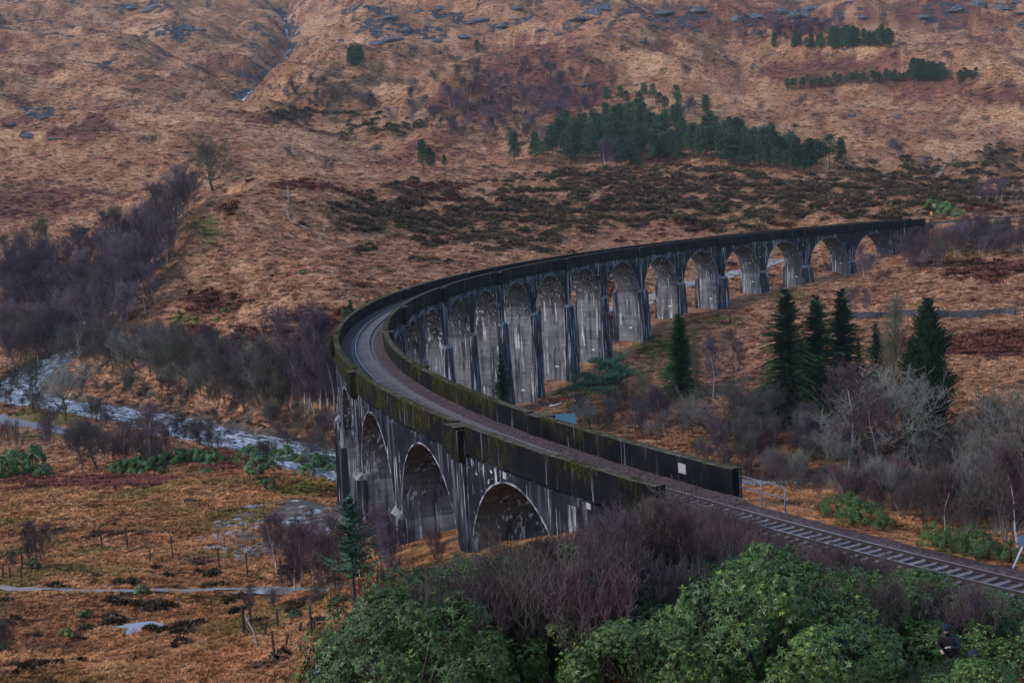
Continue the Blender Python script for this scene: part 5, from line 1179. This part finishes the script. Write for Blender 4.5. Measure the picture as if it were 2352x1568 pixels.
cv = cov_at(x, y, cov); hv = cov_at(x, y, hth)
n_ = len(x); z = hgrid(x, y)
dist = np.clip(y / 130, 0.8, 2.6) * np.clip(y / 450, 1.0, 1.25)
val = np.clip(rng.normal(1.0, 0.2, n_) * np.where(y > 470, 0.35, 1) + np.where(y > 470, 0.72, 0) + 0.4 * fbm(x / 4.0, y / 4.0, 3, 231) * np.where(y > 470, 0.45, 1) + 0.22 * fbm(x / 17, y / 12, 3, 233), 0.35, 1.9)
tint = np.clip(cv * val[:, None], 0.01, 0.7)
s_ = rng.uniform(0.7, 1.35, n_) * dist
half = n_ // 2
for nm, sl, sd in (('moor_grass', slice(0, half), 71), ('rough_grass', slice(half, n_), 72)):
    scatter(nm, clump(sd, 20, 0.42, 0.6, M_CLUMP, 0.9, 0.035), np.c_[x, y, z][sl], np.c_[rng.normal(0, 0.12, n_), rng.normal(0, 0.12, n_), rng.uniform(0, 6.283, n_)][sl], np.c_[s_, s_, s_ * rng.uniform(0.6, 1.0, n_) * np.interp(y, [150, 300, 600], [1.0, 0.65, 0.42])][sl], tint[sl], 'rusty tussock grass covering the moor and valley floor')
def mound(seed, mat):
    R = random.Random(seed); V = []; F = []
    for i in range(46):
        a = R.uniform(0, 6.283); e = math.asin(R.uniform(0.05, 1)); n = Vector((math.cos(a) * math.cos(e), math.sin(a) * math.cos(e), math.sin(e)))
        c = Vector((n.x * 0.62, n.y * 0.62, n.z * 0.5)) * R.uniform(0.7, 1.05); u_ = n.cross(Vector((0.1, 0.3, 1))).normalized(); w_ = n.cross(u_); t = R.uniform(0, 6.28)
        d = (u_ * math.cos(t) + w_ * math.sin(t)) * 0.22; k = len(V); V.extend([c - d, c + d, c + n * 0.22 + Vector((0, 0, 0.12))]); F.append((k, k+1, k+2))
    return make_mesh('mound', np.array(V), np.array(F), [mat])
x, y = spread(90000, 88, 760, 0.44, 0.8); hh_ = cov_at(x, y, hth) * (rng.random(len(x)) < 0.62) * ((cov_at(x, y, heather) > 0.15) | (y < 130)); m_ = (hh_ > 0.35) & keep_off(x, y); x, y = x[m_], y[m_]
n_ = len(x); z = hgrid(x, y); s_ = rng.uniform(0.6, 1.5, n_) * np.clip(y / 230, 0.75, 2.2)
tint = np.array([[0.062, 0.042, 0.026]]) * np.clip(rng.normal(1, 0.4, n_), 0.4, 2.4)[:, None] + rng.random(n_)[:, None] * np.array([[0.018, 0.014, 0.004]])
scatter('heather', mound(81, M_CLUMP), np.c_[x, y, z], np.c_[np.zeros(n_), np.zeros(n_), rng.uniform(0, 6.28, n_)], np.c_[s_, s_, s_ * 0.8], tint, 'dark brown heather cushions on the slope behind the viaduct')
x, y = spread(60000, 84, 520, 0.44, 0.8); bb_ = cov_at(x, y, sstep(0.3, 0.6, bracken + 0.45 * _nm + 0.2 * _n2)); m_ = (bb_ > 0.5) & keep_off(x, y); x, y = x[m_], y[m_]
n_ = len(x); z = hgrid(x, y); s_ = rng.uniform(0.8, 1.5, n_) * np.clip(y / 160, 0.9, 2.2)
tint = np.array([[0.125, 0.038, 0.026]]) * np.clip(rng.normal(1, 0.4, n_), 0.35, 2.2)[:, None]
scatter('bracken', clump(91, 14, 0.5, 0.8, M_CLUMP, 1.4, 0.10), np.c_[x, y, z], np.c_[np.zeros(n_), np.zeros(n_), rng.uniform(0, 6.28, n_)], np.c_[s_, s_, s_], tint, 'dead red bracken in patches over the slopes')

# ------------------------------------------------------------------ fences, walls and small things
M_POST = simple('weathered_fence_post', (0.045, 0.036, 0.032), 0.9, 0.1); M_WIRE = simple('fence_wire', (0.10, 0.10, 0.10), 0.6, 0.4); M_GALV = simple('galvanised_steel', (0.11, 0.13, 0.17), 0.5, 0.4, 0.2, 0.12); M_WHITE = simple('white_paint', (0.62, 0.62, 0.62), 0.6); M_GREYWOOD = simple('bleached_wood', (0.20, 0.18, 0.17), 0.9, 0.1)
def post_fence(name, posts, label, wires=(0.35, 0.75, 1.1), chain=None, thick=0.085):
    e = empty(name); tops = []
    for i, (u, vb, vt, lean) in enumerate(posts):
        p = ground_at(u, vb); h = (vb - vt) * p[1] / FD * 1.03; mb = MB(); r = thick * (1.6 if lean == 9 else 1); ln = 0 if lean == 9 else lean
        mb.tube([(p[0], p[1], p[2] - 0.4), (p[0] + ln * h * 0.5, p[1], p[2] + h * 0.5), (p[0] + ln * h, p[1], p[2] + h)], [r, r * 0.95, r * 0.9], 7); mb.build('post', [M_POST], e); tops.append((Vector(p), h, ln))
    for seq in (chain or [list(range(len(posts)))]):
        for wz in wires:
            for a, b in zip(seq[:-1], seq[1:]):
                pa, ha, la = tops[a]; pb, hb, lb = tops[b]; mb = MB()
                mb.tube([pa + Vector((0, 0, min(ha * 0.97, wz))), (pa + pb) * 0.5 + Vector((0, 0, min((ha + hb) * 0.48, wz) - 0.04)), pb + Vector((0, 0, min(hb * 0.97, wz)))], 0.008, 3, cap=False); mb.build('wire', [M_WIRE], e)
    return tag(e, label, 'fence')
post_fence('wire_fence', [(236,1262,1208,-0.06),(294,1263,1211,-0.03),(397,1283,1228,0),(504,1306,1257,0),(569,1326,1270,0),(647,1341,1283,0),(345,1290,1262,0.05),(770,1345,1290,0)], 'line of dark posts with sagging wire across the left field', chain=[[0, 1, 2, 3, 4, 5, 7]])
post_fence('wire_enclosure', [(561,1456,1388,9),(577,1443,1392,0),(638,1442,1396,0.03),(717,1458,1390,-0.02),(778,1424,1372,-0.02),(631,1524,1446,0),(715,1580,1502,-0.03),(607,1458,1427,0.25),(685,1452,1428,0.4),(690,1497,1477,0.05),(748,1512,1493,-0.1),(655,1486,1455,0.3),(720,1448,1424,0.2)], 'enclosure of tall dark posts, leaning stakes and wire on the lower moor', chain=[[0, 2, 3, 4], [0, 5, 6]])
ep = ground_at(600, 1485); mb = MB(); q0 = Vector(ground_at(563, 1440)) + Vector((0, 0, 0.9)); q1 = Vector(ground_at(592, 1492)); mb.tube([q0, (q0 + q1) / 2 + Vector((0.15, 0, 0.1)), q1], [0.06, 0.055, 0.05], 6); tag(mb.build('strainer_prop', [M_GREYWOOD]), 'bleached wooden prop leaning against the thick corner post', 'fence prop')
post_fence('wire_fence', [(8,1328,1300,0),(24,1330,1302,0),(50,1332,1305,0),(52,1312,1255,0),(85,1315,1270,0.05)], 'short broken fence beside the bare bushes at the left edge', chain=[[0, 1, 2]])
# drystone wall on the right
M_WALL = veg_mat('wall_stone', (0.010, 0.011, 0.014), (0.12, 0.12, 0.14), sc=2.6, objvar=0.0)
def stone_wall():
    ln = smooth_line([ground_at(u, v) for u, v in [(1930,733),(1990,731),(2060,727),(2120,726),(2180,728),(2240,727),(2300,722),(2330,723)]], 40)
    mb = MB(); R = random.Random(3); gap = 0
    for i, p in enumerate(ln[:-1]):
        d = Vector(ln[i + 1]) - Vector(p); hgt = 1.15 + 0.35 * float(pnoise(np.array([i * 0.05]), np.array([0.3]), 5)[0])
        T = d.normalized(); Nn = Vector((T.y, -T.x, 0)); zc = 0
        while zc < hgt:
            h = R.uniform(0.16, 0.34)
            for sgn in (-1, 1):
                c = Vector(p) + T * R.uniform(0, d.length) + Nn * sgn * (0.32 - 0.1 * zc) + Vector((0, 0, zc + h / 2 - 0.1)); a, b_, cc = R.uniform(0.25, 0.5), R.uniform(0.16, 0.28), h * 0.55
                V = [c + T * sx * a * R.uniform(0.7, 1) + Nn * sy * b_ * R.uniform(0.7, 1) + Vector((0, 0, sz * cc * R.uniform(0.7, 1))) for sx in (-1, 1) for sy in (-1, 1) for sz in (-1, 1)]
                mb.add(V, [(1,5,7,3),(0,2,6,4),(0,1,3,2),(4,6,7,5),(0,4,5,1),(2,3,7,6)])
            zc += h
    e = empty('drystone_wall'); st = mb.build('stones', [M_WALL], e); st['kind'] = 'stuff'
    return tag(e, 'old drystone wall of grey stones across the brown slope', 'stone wall')
stone_wall()
# handrail beside the near end of the parapet
e = empty('handrail'); kp = [K_NEAR + 0.10, K_NEAR - 0.03, K_NEAR - 0.145]
P3 = [Vector(curve_pt(k, -(HW - 0.10), -1.85)) for k in kp]
for zr in (1.40, 0.78, -0.02):
    mb = MB(); mb.tube([P3[0] + Vector((0, 0, zr)), P3[1] + Vector((0, 0, zr)), P3[2] + Vector((0, 0, zr))], 0.034 if zr > 0 else 0.05, 8); mb.build('rail' if zr > 0 else 'toe_rail', [M_GALV], e, True)
for p in P3[1:]:
    mb = MB(); mb.tube([p + Vector((0, 0, -0.4)), p + Vector((0, 0, 1.40))], 0.045, 8); po = mb.build('post', [M_GALV], e, True)
    mb = MB(); mb.tube([p + Vector((0, 0, -0.5)), p + Vector((0, 0, 0.08))], 0.13, 10); mb.build('socket', [M_GALV], po, True)
tag(e, 'galvanised tubular handrail at the near end of the parapet', 'handrail')
# leaning lineside post at the right edge
e = empty('lineside_post'); b0 = Vector(at(2322, 1299, 62.0)); b0.z = gz(b0.x, b0.y); tp = Vector(at(2362, 1225, 62.4))
mb = MB(); mb.tube([b0 - Vector((0, 0, 0.2)), tp], 0.045, 8); mb.build('pole', [simple('pale_blue_paint', (0.36, 0.42, 0.56), 0.5)], e, True)
mb = MB(); c = b0.lerp(tp, 0.74) + Vector((-0.08, -0.1, 0.12)); mb.tube([c + Vector((0, 0.02, 0)), c - Vector((0, 0.02, 0))], 0.24, 16); mb.build('sign_disc', [simple('sign_back', (0.10, 0.17, 0.26), 0.5)], e)
tag(e, 'pale post with a round sign back leaning beside the near track at the right edge', 'post')
# far end of the line: sign, lineside fence, stones
e = empty('track_sign'); p = Vector(ground_at(2139, 506)); mb = MB(); mb.tube([p, p + Vector((0, 0, 2.4))], 0.07, 6); mb.build('pole', [M_GALV], e)
mb = MB(); mb.box(p.x - 0.34, p.x + 0.34, p.y - 0.12, p.y - 0.08, p.z + 1.5, p.z + 2.5); mb.build('sign_plate', [simple('orange_sign_paint', (0.80, 0.30, 0.02), 0.5)], e); tag(e, 'small orange sign on a pole by the far track', 'sign')
post_fence('lineside_fence', [(u, v, v - 9, 0) for u, v in [(2150,503),(2172,501),(2194,500),(2214,497),(2236,495),(2258,493),(2280,491),(2302,489),(2320,487),(2342,485)]], 'post and wire fence along the far track', (0.4, 0.9))
for u, v, w in [(2225,484,10),(2240,486,12),(2210,487,8),(2256,485,8)]: rock(u, v, w, 'pale stone in the heap beside the far track', 'stones beside the far track', 0.9, 'boulder')
# number plates and cable on the viaduct
mbp = MB(); mbp.box(-0.35, 0.35, -0.02, 0.02, -0.14, 0.14); pl_me = mbp.mesh('number_plate', [M_WHITE])
for i, pier in zip(range(22), [o for o in bpy.data.objects if o.name.split('.')[0] == 'pier']):
    if 8 < i < 21:
        x_, y_, _ = curve_pt(i, -0.6); a = TH0 - i * PITCH / RAD; zb = max(PIER_BASE[i] + 1.5, gz(x_, y_)) + 2.6
        off = 1.3 + 0.016 * (SPRING - zb) + 0.03; tx, ty = math.sin(a), -math.cos(a)
        link('number_plate', pl_me, viaduct, (x_ - tx * off, y_ - ty * off, zb), a)
e = empty('cable_run'); sup = np.arange(5.0, 16.01, 0.5)
for w in range(2):
    mb = MB()
    for a, b in zip(sup[:-1], sup[1:]):
        pts = [curve_pt(a + (b - a) * t, -(HW + 0.14), -2.35 - 0.55 * 4 * t * (1 - t) * (0.7 + 0.5 * w) - 0.14 * w) for t in np.linspace(0, 1, 7)]
        mb.tube(pts, 0.03, 3, cap=False)
    mb.build('cable', [simple('grey_cable', (0.16, 0.19, 0.27), 0.6)], e)
mbb = MB(); mbb.box(-0.06, 0.06, -0.06, 0.06, -0.25, 0.06); br_me = mbb.mesh('bracket', [M_GALV])
for k in sup: link('bracket', br_me, e, curve_pt(k, -(HW + 0.08), -2.35))
tag(e, 'twin cables sagging from brackets along the inner face of the viaduct', 'cable')
# pale mortar patches on the near parapets
M_PATCH = simple('pale_mortar', (0.30, 0.28, 0.28), 0.9, 0.1, 0, 0.2, 3)
def wall_patch(k, w, z0, z1, sg):
    cb = CB(); o = sorted((sg[0] * sg[1], sg[0] * (sg[1] + 0.012))); s = k * PITCH; cb.box(s - w / 2, s + w / 2, o[0], o[1], TOP + z0, TOP + z1, 0); cb.build('mortar_patch', [M_PATCH], viaduct)
wall_patch(-0.18, 0.75, -1.0, -0.42, (-1, HW - 0.572)); wall_patch(0.55, 0.5, -2.6, -2.15, (1, HW + 0.001)); wall_patch(-0.1, 0.5, -2.5, -2.15, (1, HW + 0.001))
# works site beside the tall pier: cone, barrier, pipe, fence panels, shed
M_RED = simple('red_plastic', (0.55, 0.03, 0.02), 0.5); M_TEAL = simple('teal_sheet_roof', (0.06, 0.17, 0.18), 0.5, 0.4)
e = empty('traffic_cone'); p = Vector(ground_at(1309, 915)); mb = MB(); mb.tube([p, p + Vector((0, 0, 0.5)), p + Vector((0, 0, 1.0))], [0.24, 0.15, 0.05], 10); mb.build('cone', [M_RED], e, True); mb = MB(); mb.box(p.x - 0.32, p.x + 0.32, p.y - 0.32, p.y + 0.32, p.z - 0.02, p.z + 0.06); mb.build('base', [M_RED], e)
mb = MB(); mb.tube([p + Vector((0, 0, 0.52)), p + Vector((0, 0, 0.72))], [0.16, 0.12], 10); mb.build('reflective_band', [M_WHITE], e); tag(e, 'red traffic cone at the foot of the small pine', 'traffic cone')
e = empty('barrier'); p = Vector(ground_at(1296, 922)); mb = MB(); mb.box(p.x - 0.7, p.x + 0.7, p.y - 0.06, p.y + 0.06, p.z + 0.35, p.z + 0.7); mb.build('board', [M_RED], e)
for sx in (-0.55, 0.55): mb = MB(); mb.box(p.x + sx - 0.05, p.x + sx + 0.05, p.y - 0.25, p.y + 0.25, p.z - 0.05, p.z + 0.349); mb.build('foot', [M_WHITE], e)
tag(e, 'low red and white barrier on the grass by the pier', 'barrier')
e = empty('marker_drum'); p = Vector(ground_at(1324, 924)); mb = MB(); mb.tube([p, p + Vector((0, 0, 0.4)), p + Vector((0, 0, 0.75))], [0.3, 0.3, 0.26], 12); mb.build('drum', [M_RED], e, True); mb = MB(); mb.tube([p + Vector((0, 0, 0.3)), p + Vector((0, 0, 0.5))], 0.31, 12); mb.build('white_band', [M_WHITE], e); tag(e, 'red and white marker drum right of the cone', 'drum')
p = Vector(ground_at(1276, 934)); mb = MB(); mb.tube([p + Vector((-1.1, -0.3, 0.25)), p + Vector((0, 0, 0.3)), p + Vector((1.1, 0.5, 0.5))], 0.16, 9); tag(mb.build('pipe', [M_WHITE], None, True), 'white pipe lying on the bank below the works site', 'pipe')
e = empty('brick_pallet'); p = Vector(ground_at(1268, 922)); mb = MB(); mb.box(p.x - 0.8, p.x + 0.8, p.y - 0.5, p.y + 0.5, p.z, p.z + 0.14); mb.build('pallet', [M_GREYWOOD], e)
for j in range(5): mb = MB(); mb.box(p.x - 0.7 + j * 0.28, p.x - 0.46 + j * 0.28, p.y - 0.4, p.y + 0.4, p.z + 0.141, p.z + rnd.uniform(0.35, 0.6)); mb.build('brick_stack', [simple('red_brick', (0.24, 0.08, 0.05), 0.9)], e)
tag(e, 'pallet of reddish bricks on the grass beside the dark pier', 'pallet')
e = empty('site_fence'); q = [Vector(ground_at(u, v)) for u, v in [(1215,950),(1240,952),(1258,948),(1290,955)]]
for a, b in zip(q[:-1], q[1:]):
    mb = MB()
    for z_ in (0.15, 1.9): mb.tube([a + Vector((0, 0, z_)), b + Vector((0, 0, z_))], 0.03, 5)
    for t in np.linspace(0, 1, 9): c = a.lerp(b, t); mb.tube([c + Vector((0, 0, 0.15)), c + Vector((0, 0, 1.9))], 0.03 if t in (0, 1) else 0.008, 4)
    pn = mb.build('mesh_panel', [M_GALV], e); pn['kind'] = 'stuff'
tag(e, 'galvanised mesh site fence below the tall dark pier', 'fence')
e = empty('shed', (0, 0, 0)); p = Vector(ground_at(1288, 985, 120)); p = Vector(at(1286, 990, p.y - 14)); W2, D2 = 2.4, 2.2; zb = gz(p.x, p.y)
zt = at(1286, 968, p.y)[2]
mb = MB(); mb.box(p.x - W2, p.x + W2, p.y - D2, p.y + D2, zb - 0.3, zt - 0.15); mb.build('walls', [simple('shed_boards', (0.07, 0.06, 0.05), 0.9)], e)
mb = MB(); o_ = 0.3
mb.add([(p.x - W2 - o_, p.y - D2 - o_, zt - 0.35), (p.x + W2 + o_, p.y - D2 - o_, zt - 0.35), (p.x + W2 + o_, p.y + D2 + o_, zt + 0.75), (p.x - W2 - o_, p.y + D2 + o_, zt + 0.75), (p.x - W2 - o_, p.y - D2 - o_, zt - 0.27), (p.x + W2 + o_, p.y - D2 - o_, zt - 0.27), (p.x + W2 + o_, p.y + D2 + o_, zt + 0.83), (p.x - W2 - o_, p.y + D2 + o_, zt + 0.83)], [(3,2,1,0),(4,5,6,7),(0,1,5,4),(1,2,6,5),(2,3,7,6),(3,0,4,7)]); mb.build('roof', [M_TEAL], e)
tag(e, 'small shed with a teal sheet roof behind the inner parapet', 'shed')

# ------------------------------------------------------------------ two people among the rhododendrons
M_COAT = simple('dark_waterproof', (0.018, 0.020, 0.030), 0.6, 0.3); M_SKIN = simple('skin', (0.50, 0.33, 0.27), 0.6, 0.3, 0, 0.08); M_HAT = simple('navy_wool', (0.020, 0.028, 0.045), 0.9, 0.1); M_HAIR = simple('dark_hair', (0.025, 0.018, 0.014), 0.7)
def person(base, rz, lean, arms_fwd, label):
    J = {}; E_ = []; Rr = {}
    def jv(n, p, r, par=None):
        J[n] = p; Rr[n] = r
        if par: E_.append((par, n))
    ln = lean
    jv('pel', (0, 0, 0.95), 0.16); jv('wst', (0, -0.02 - ln * 0.3, 1.12), 0.145, 'pel'); jv('chs', (0, -0.02 - ln * 0.8, 1.34), 0.18, 'wst'); jv('nbs', (0, -ln * 1.1, 1.49), 0.085, 'chs'); jv('nck', (0, -ln * 1.3 - 0.01, 1.56), 0.06, 'nbs'); jv('hd0', (0, -ln * 1.6 - 0.03, 1.64), 0.085, 'nck'); jv('hd1', (0, -ln * 1.7 - 0.03, 1.74), 0.092, 'hd0'); jv('hd2', (0, -ln * 1.7 - 0.02, 1.80), 0.06, 'hd1')
    for sx, s in ((1, 'l'), (-1, 'r')):
        jv('hip' + s, (sx * 0.10, 0, 0.88), 0.105, 'pel'); jv('kne' + s, (sx * 0.12, -0.05, 0.50), 0.07, 'hip' + s); jv('ank' + s, (sx * 0.12, 0.02, 0.10), 0.05, 'kne' + s); jv('toe' + s, (sx * 0.14, -0.17, 0.04), 0.04, 'ank' + s)
        jv('sho' + s, (sx * 0.21, -ln * 0.9, 1.43), 0.085, 'chs')
        eb = (sx * 0.30, -ln * 0.8 - 0.05, 1.16) if arms_fwd else (sx * 0.29, -ln * 0.6, 1.14); wr = (sx * 0.12, -ln - 0.28, 1.18 + (0.06 if sx > 0 else -0.06)) if arms_fwd else (sx * 0.31, -ln * 0.5 - 0.06, 0.90)
        jv('elb' + s, eb, 0.055, 'sho' + s); jv('wri' + s, wr, 0.036, 'elb' + s)
        d = (Vector(wr) - Vector(eb)).normalized(); pm = Vector(wr) + d * 0.07; jv('plm' + s, tuple(pm), 0.036, 'wri' + s)
        side = d.cross(Vector((0, 0, 1))).normalized(); upv = side.cross(d)
        for f_, (o_, l_) in enumerate([(-0.030, 0.060), (-0.010, 0.072), (0.010, 0.068), (0.030, 0.054)]):
            a_ = pm + side * o_ + d * 0.03; b_ = a_ + d * l_ * 0.5 - upv * 0.008; c_ = b_ + d * l_ * 0.4 - upv * 0.03
            jv('f%d0' % f_ + s, tuple(a_), 0.010, 'plm' + s); jv('f%d1' % f_ + s, tuple(b_), 0.009, 'f%d0' % f_ + s); jv('f%d2' % f_ + s, tuple(c_), 0.008, 'f%d1' % f_ + s)
        t0 = Vector(wr) + d * 0.03 - side * sx * 0.035; t1 = t0 + d * 0.035 - side * sx * 0.025; jv('t0' + s, tuple(t0), 0.011, 'wri' + s); jv('t1' + s, tuple(t1), 0.010, 't0' + s)
    names = list(J); idx = {n: i for i, n in enumerate(names)}
    me = bpy.data.meshes.new('person_skeleton'); me.from_pydata([J[n] for n in names], [(idx[a], idx[b]) for a, b in E_], []); me.update()
    o = bpy.data.objects.new('body', me); col.objects.link(o); o.modifiers.new('skin', 'SKIN'); sb_ = o.modifiers.new('sub', 'SUBSURF'); sb_.levels = 2; sb_.render_levels = 2
    if not me.skin_vertices: me.attributes.new('skin', 'FLOAT', 'POINT')
    for i, n in enumerate(names):
        sv = me.skin_vertices[0].data[i]; sv.radius = (Rr[n] * (1.18 if n in ('chs', 'wst', 'pel') else 1), Rr[n]); sv.use_root = (n == 'pel')
    dg = bpy.context.evaluated_depsgraph_get(); ev = bpy.data.meshes.new_from_object(o.evaluated_get(dg)); bpy.data.objects.remove(o)
    ev.materials.clear(); ev.materials.append(M_COAT); ev.materials.append(M_SKIN); ev.materials.append(M_HAIR)
    hands = [Vector(J['plm' + s]) + (Vector(J['plm' + s]) - Vector(J['wri' + s])) * 0.3 for s in 'lr']; hd = Vector(J['hd0'])
    for f in ev.polygons:
        c = f.center; f.use_smooth = True
        if min((c - h).length for h in hands) < 0.10: f.material_index = 1
        elif c.z > 1.55: f.material_index = 1 if c.y < hd.y - 0.045 else 2
    e = empty('person', base, rz); body = link('body', ev, e)
    hc = Vector(J['hd1']); mb = MB(); n = 14                      # cap / hood pulled over the head
    rings = [(0.118, -0.02), (0.120, 0.02), (0.108, 0.065), (0.075, 0.10), (0.02, 0.118)]
    V = [(hc.x + r * math.cos(6.283*j/n), hc.y + 0.012 + r * 1.12 * math.sin(6.283*j/n), hc.z + z) for r, z in rings for j in range(n)]
    mb.add(V, [(i*n+j, i*n+(j+1) % n, (i+1)*n+(j+1) % n, (i+1)*n+j) for i in range(len(rings) - 1) for j in range(n)] + [tuple((len(rings) - 1) * n + j for j in range(n))]); mb.build('cap', [M_HAT], e, True)
    mb = MB()                                                     # face: eyes, nose, mouth, ears
    for sx in (-1, 1): mb.box(hc.x + sx * 0.035 - 0.012, hc.x + sx * 0.035 + 0.012, hc.y - 0.098, hc.y - 0.086, hc.z - 0.045, hc.z - 0.033)
    mb.box(hc.x - 0.025, hc.x + 0.025, hc.y - 0.094, hc.y - 0.080, hc.z - 0.115, hc.z - 0.107); fe = mb.build('face_features', [M_HAIR], e)
    mb = MB(); mb.add([(hc.x - 0.014, hc.y - 0.09, hc.z - 0.085), (hc.x + 0.014, hc.y - 0.09, hc.z - 0.085), (hc.x, hc.y - 0.115, hc.z - 0.082), (hc.x, hc.y - 0.09, hc.z - 0.045)], [(0, 1, 2), (0, 2, 3), (1, 3, 2)]); mb.build('nose', [M_SKIN], e)
    return tag(e, label, 'person')
P0_, P1_ = [(q[0], q[1], q[2] - d_) for q, d_ in zip(PEOPLE, (0.10, 0.34))]      # standing on the trodden path cut into the bank
person(P0_, math.radians(-35), 0.26, True, 'person in a dark coat bending forward with bare hands among the rhododendrons')
person(P1_, math.radians(150), 0.06, False, 'person in a dark cap half hidden in the rhododendrons beside the other')

# ------------------------------------------------------------------ labels: single out members by their place in the group
ORD = ['first', 'second', 'third', 'fourth', 'fifth', 'sixth', 'seventh', 'eighth', 'ninth', 'tenth', 'eleventh', 'twelfth', 'thirteenth', 'fourteenth']
bpy.context.view_layer.update()
groups = {}
for o in bpy.data.objects:
    if o.parent is None and o.get('group') and o.get('label'): groups.setdefault((o['group'], o['label']), []).append(o)
for (g, lb), obs in groups.items():
    if len(obs) < 2: continue
    info = []
    for o in obs:
        l = o.location; u, v, d = project(l.x, l.y, l.z); info.append((u, v, o))
    info.sort(key=lambda t: t[0]); words = lb.split(); lb2 = ' '.join(words[:11])
    if len(info) <= 14:
        for i, (u, v, o) in enumerate(info):
            o['label'] = lb2 + (', leftmost' if i == 0 else ', rightmost' if i == len(info) - 1 else ', %s from the left' % ORD[i])
    else:
        info[0][2]['label'] = lb2 + ', leftmost of all'; info[-1][2]['label'] = lb2 + ', rightmost of all'
        rest = info[1:-1]; lo = max(rest, key=lambda t: t[1]); hi = min(rest, key=lambda t: t[1])
        lo[2]['label'] = lb2 + ', lowest of all'; hi[2]['label'] = lb2 + ', highest of all'

# ------------------------------------------------------------------ damp air over the glen
hb = MB(); hb.box(-2600, 2600, -90, 3360, -12, 760)
haze = hb.build('haze', [])
hm = bpy.data.materials.new('damp_air'); hm.use_nodes = True; hn = hm.node_tree; hn.nodes.clear()
hv_ = hn.nodes.new('ShaderNodeVolumePrincipled'); ho = hn.nodes.new('ShaderNodeOutputMaterial'); hn.links.new(hv_.outputs[0], ho.inputs['Volume'])
hv_.inputs['Color'].default_value = (0.80, 0.82, 0.90, 1); hv_.inputs['Density'].default_value = 0.00007; hv_.inputs['Anisotropy'].default_value = 0.2
haze.data.materials.append(hm); tag(haze, 'thin bluish haze over the far hillside', kind='stuff')
scene.cycles.volume_bounces = 0; scene.cycles.volume_step_rate = 10.0
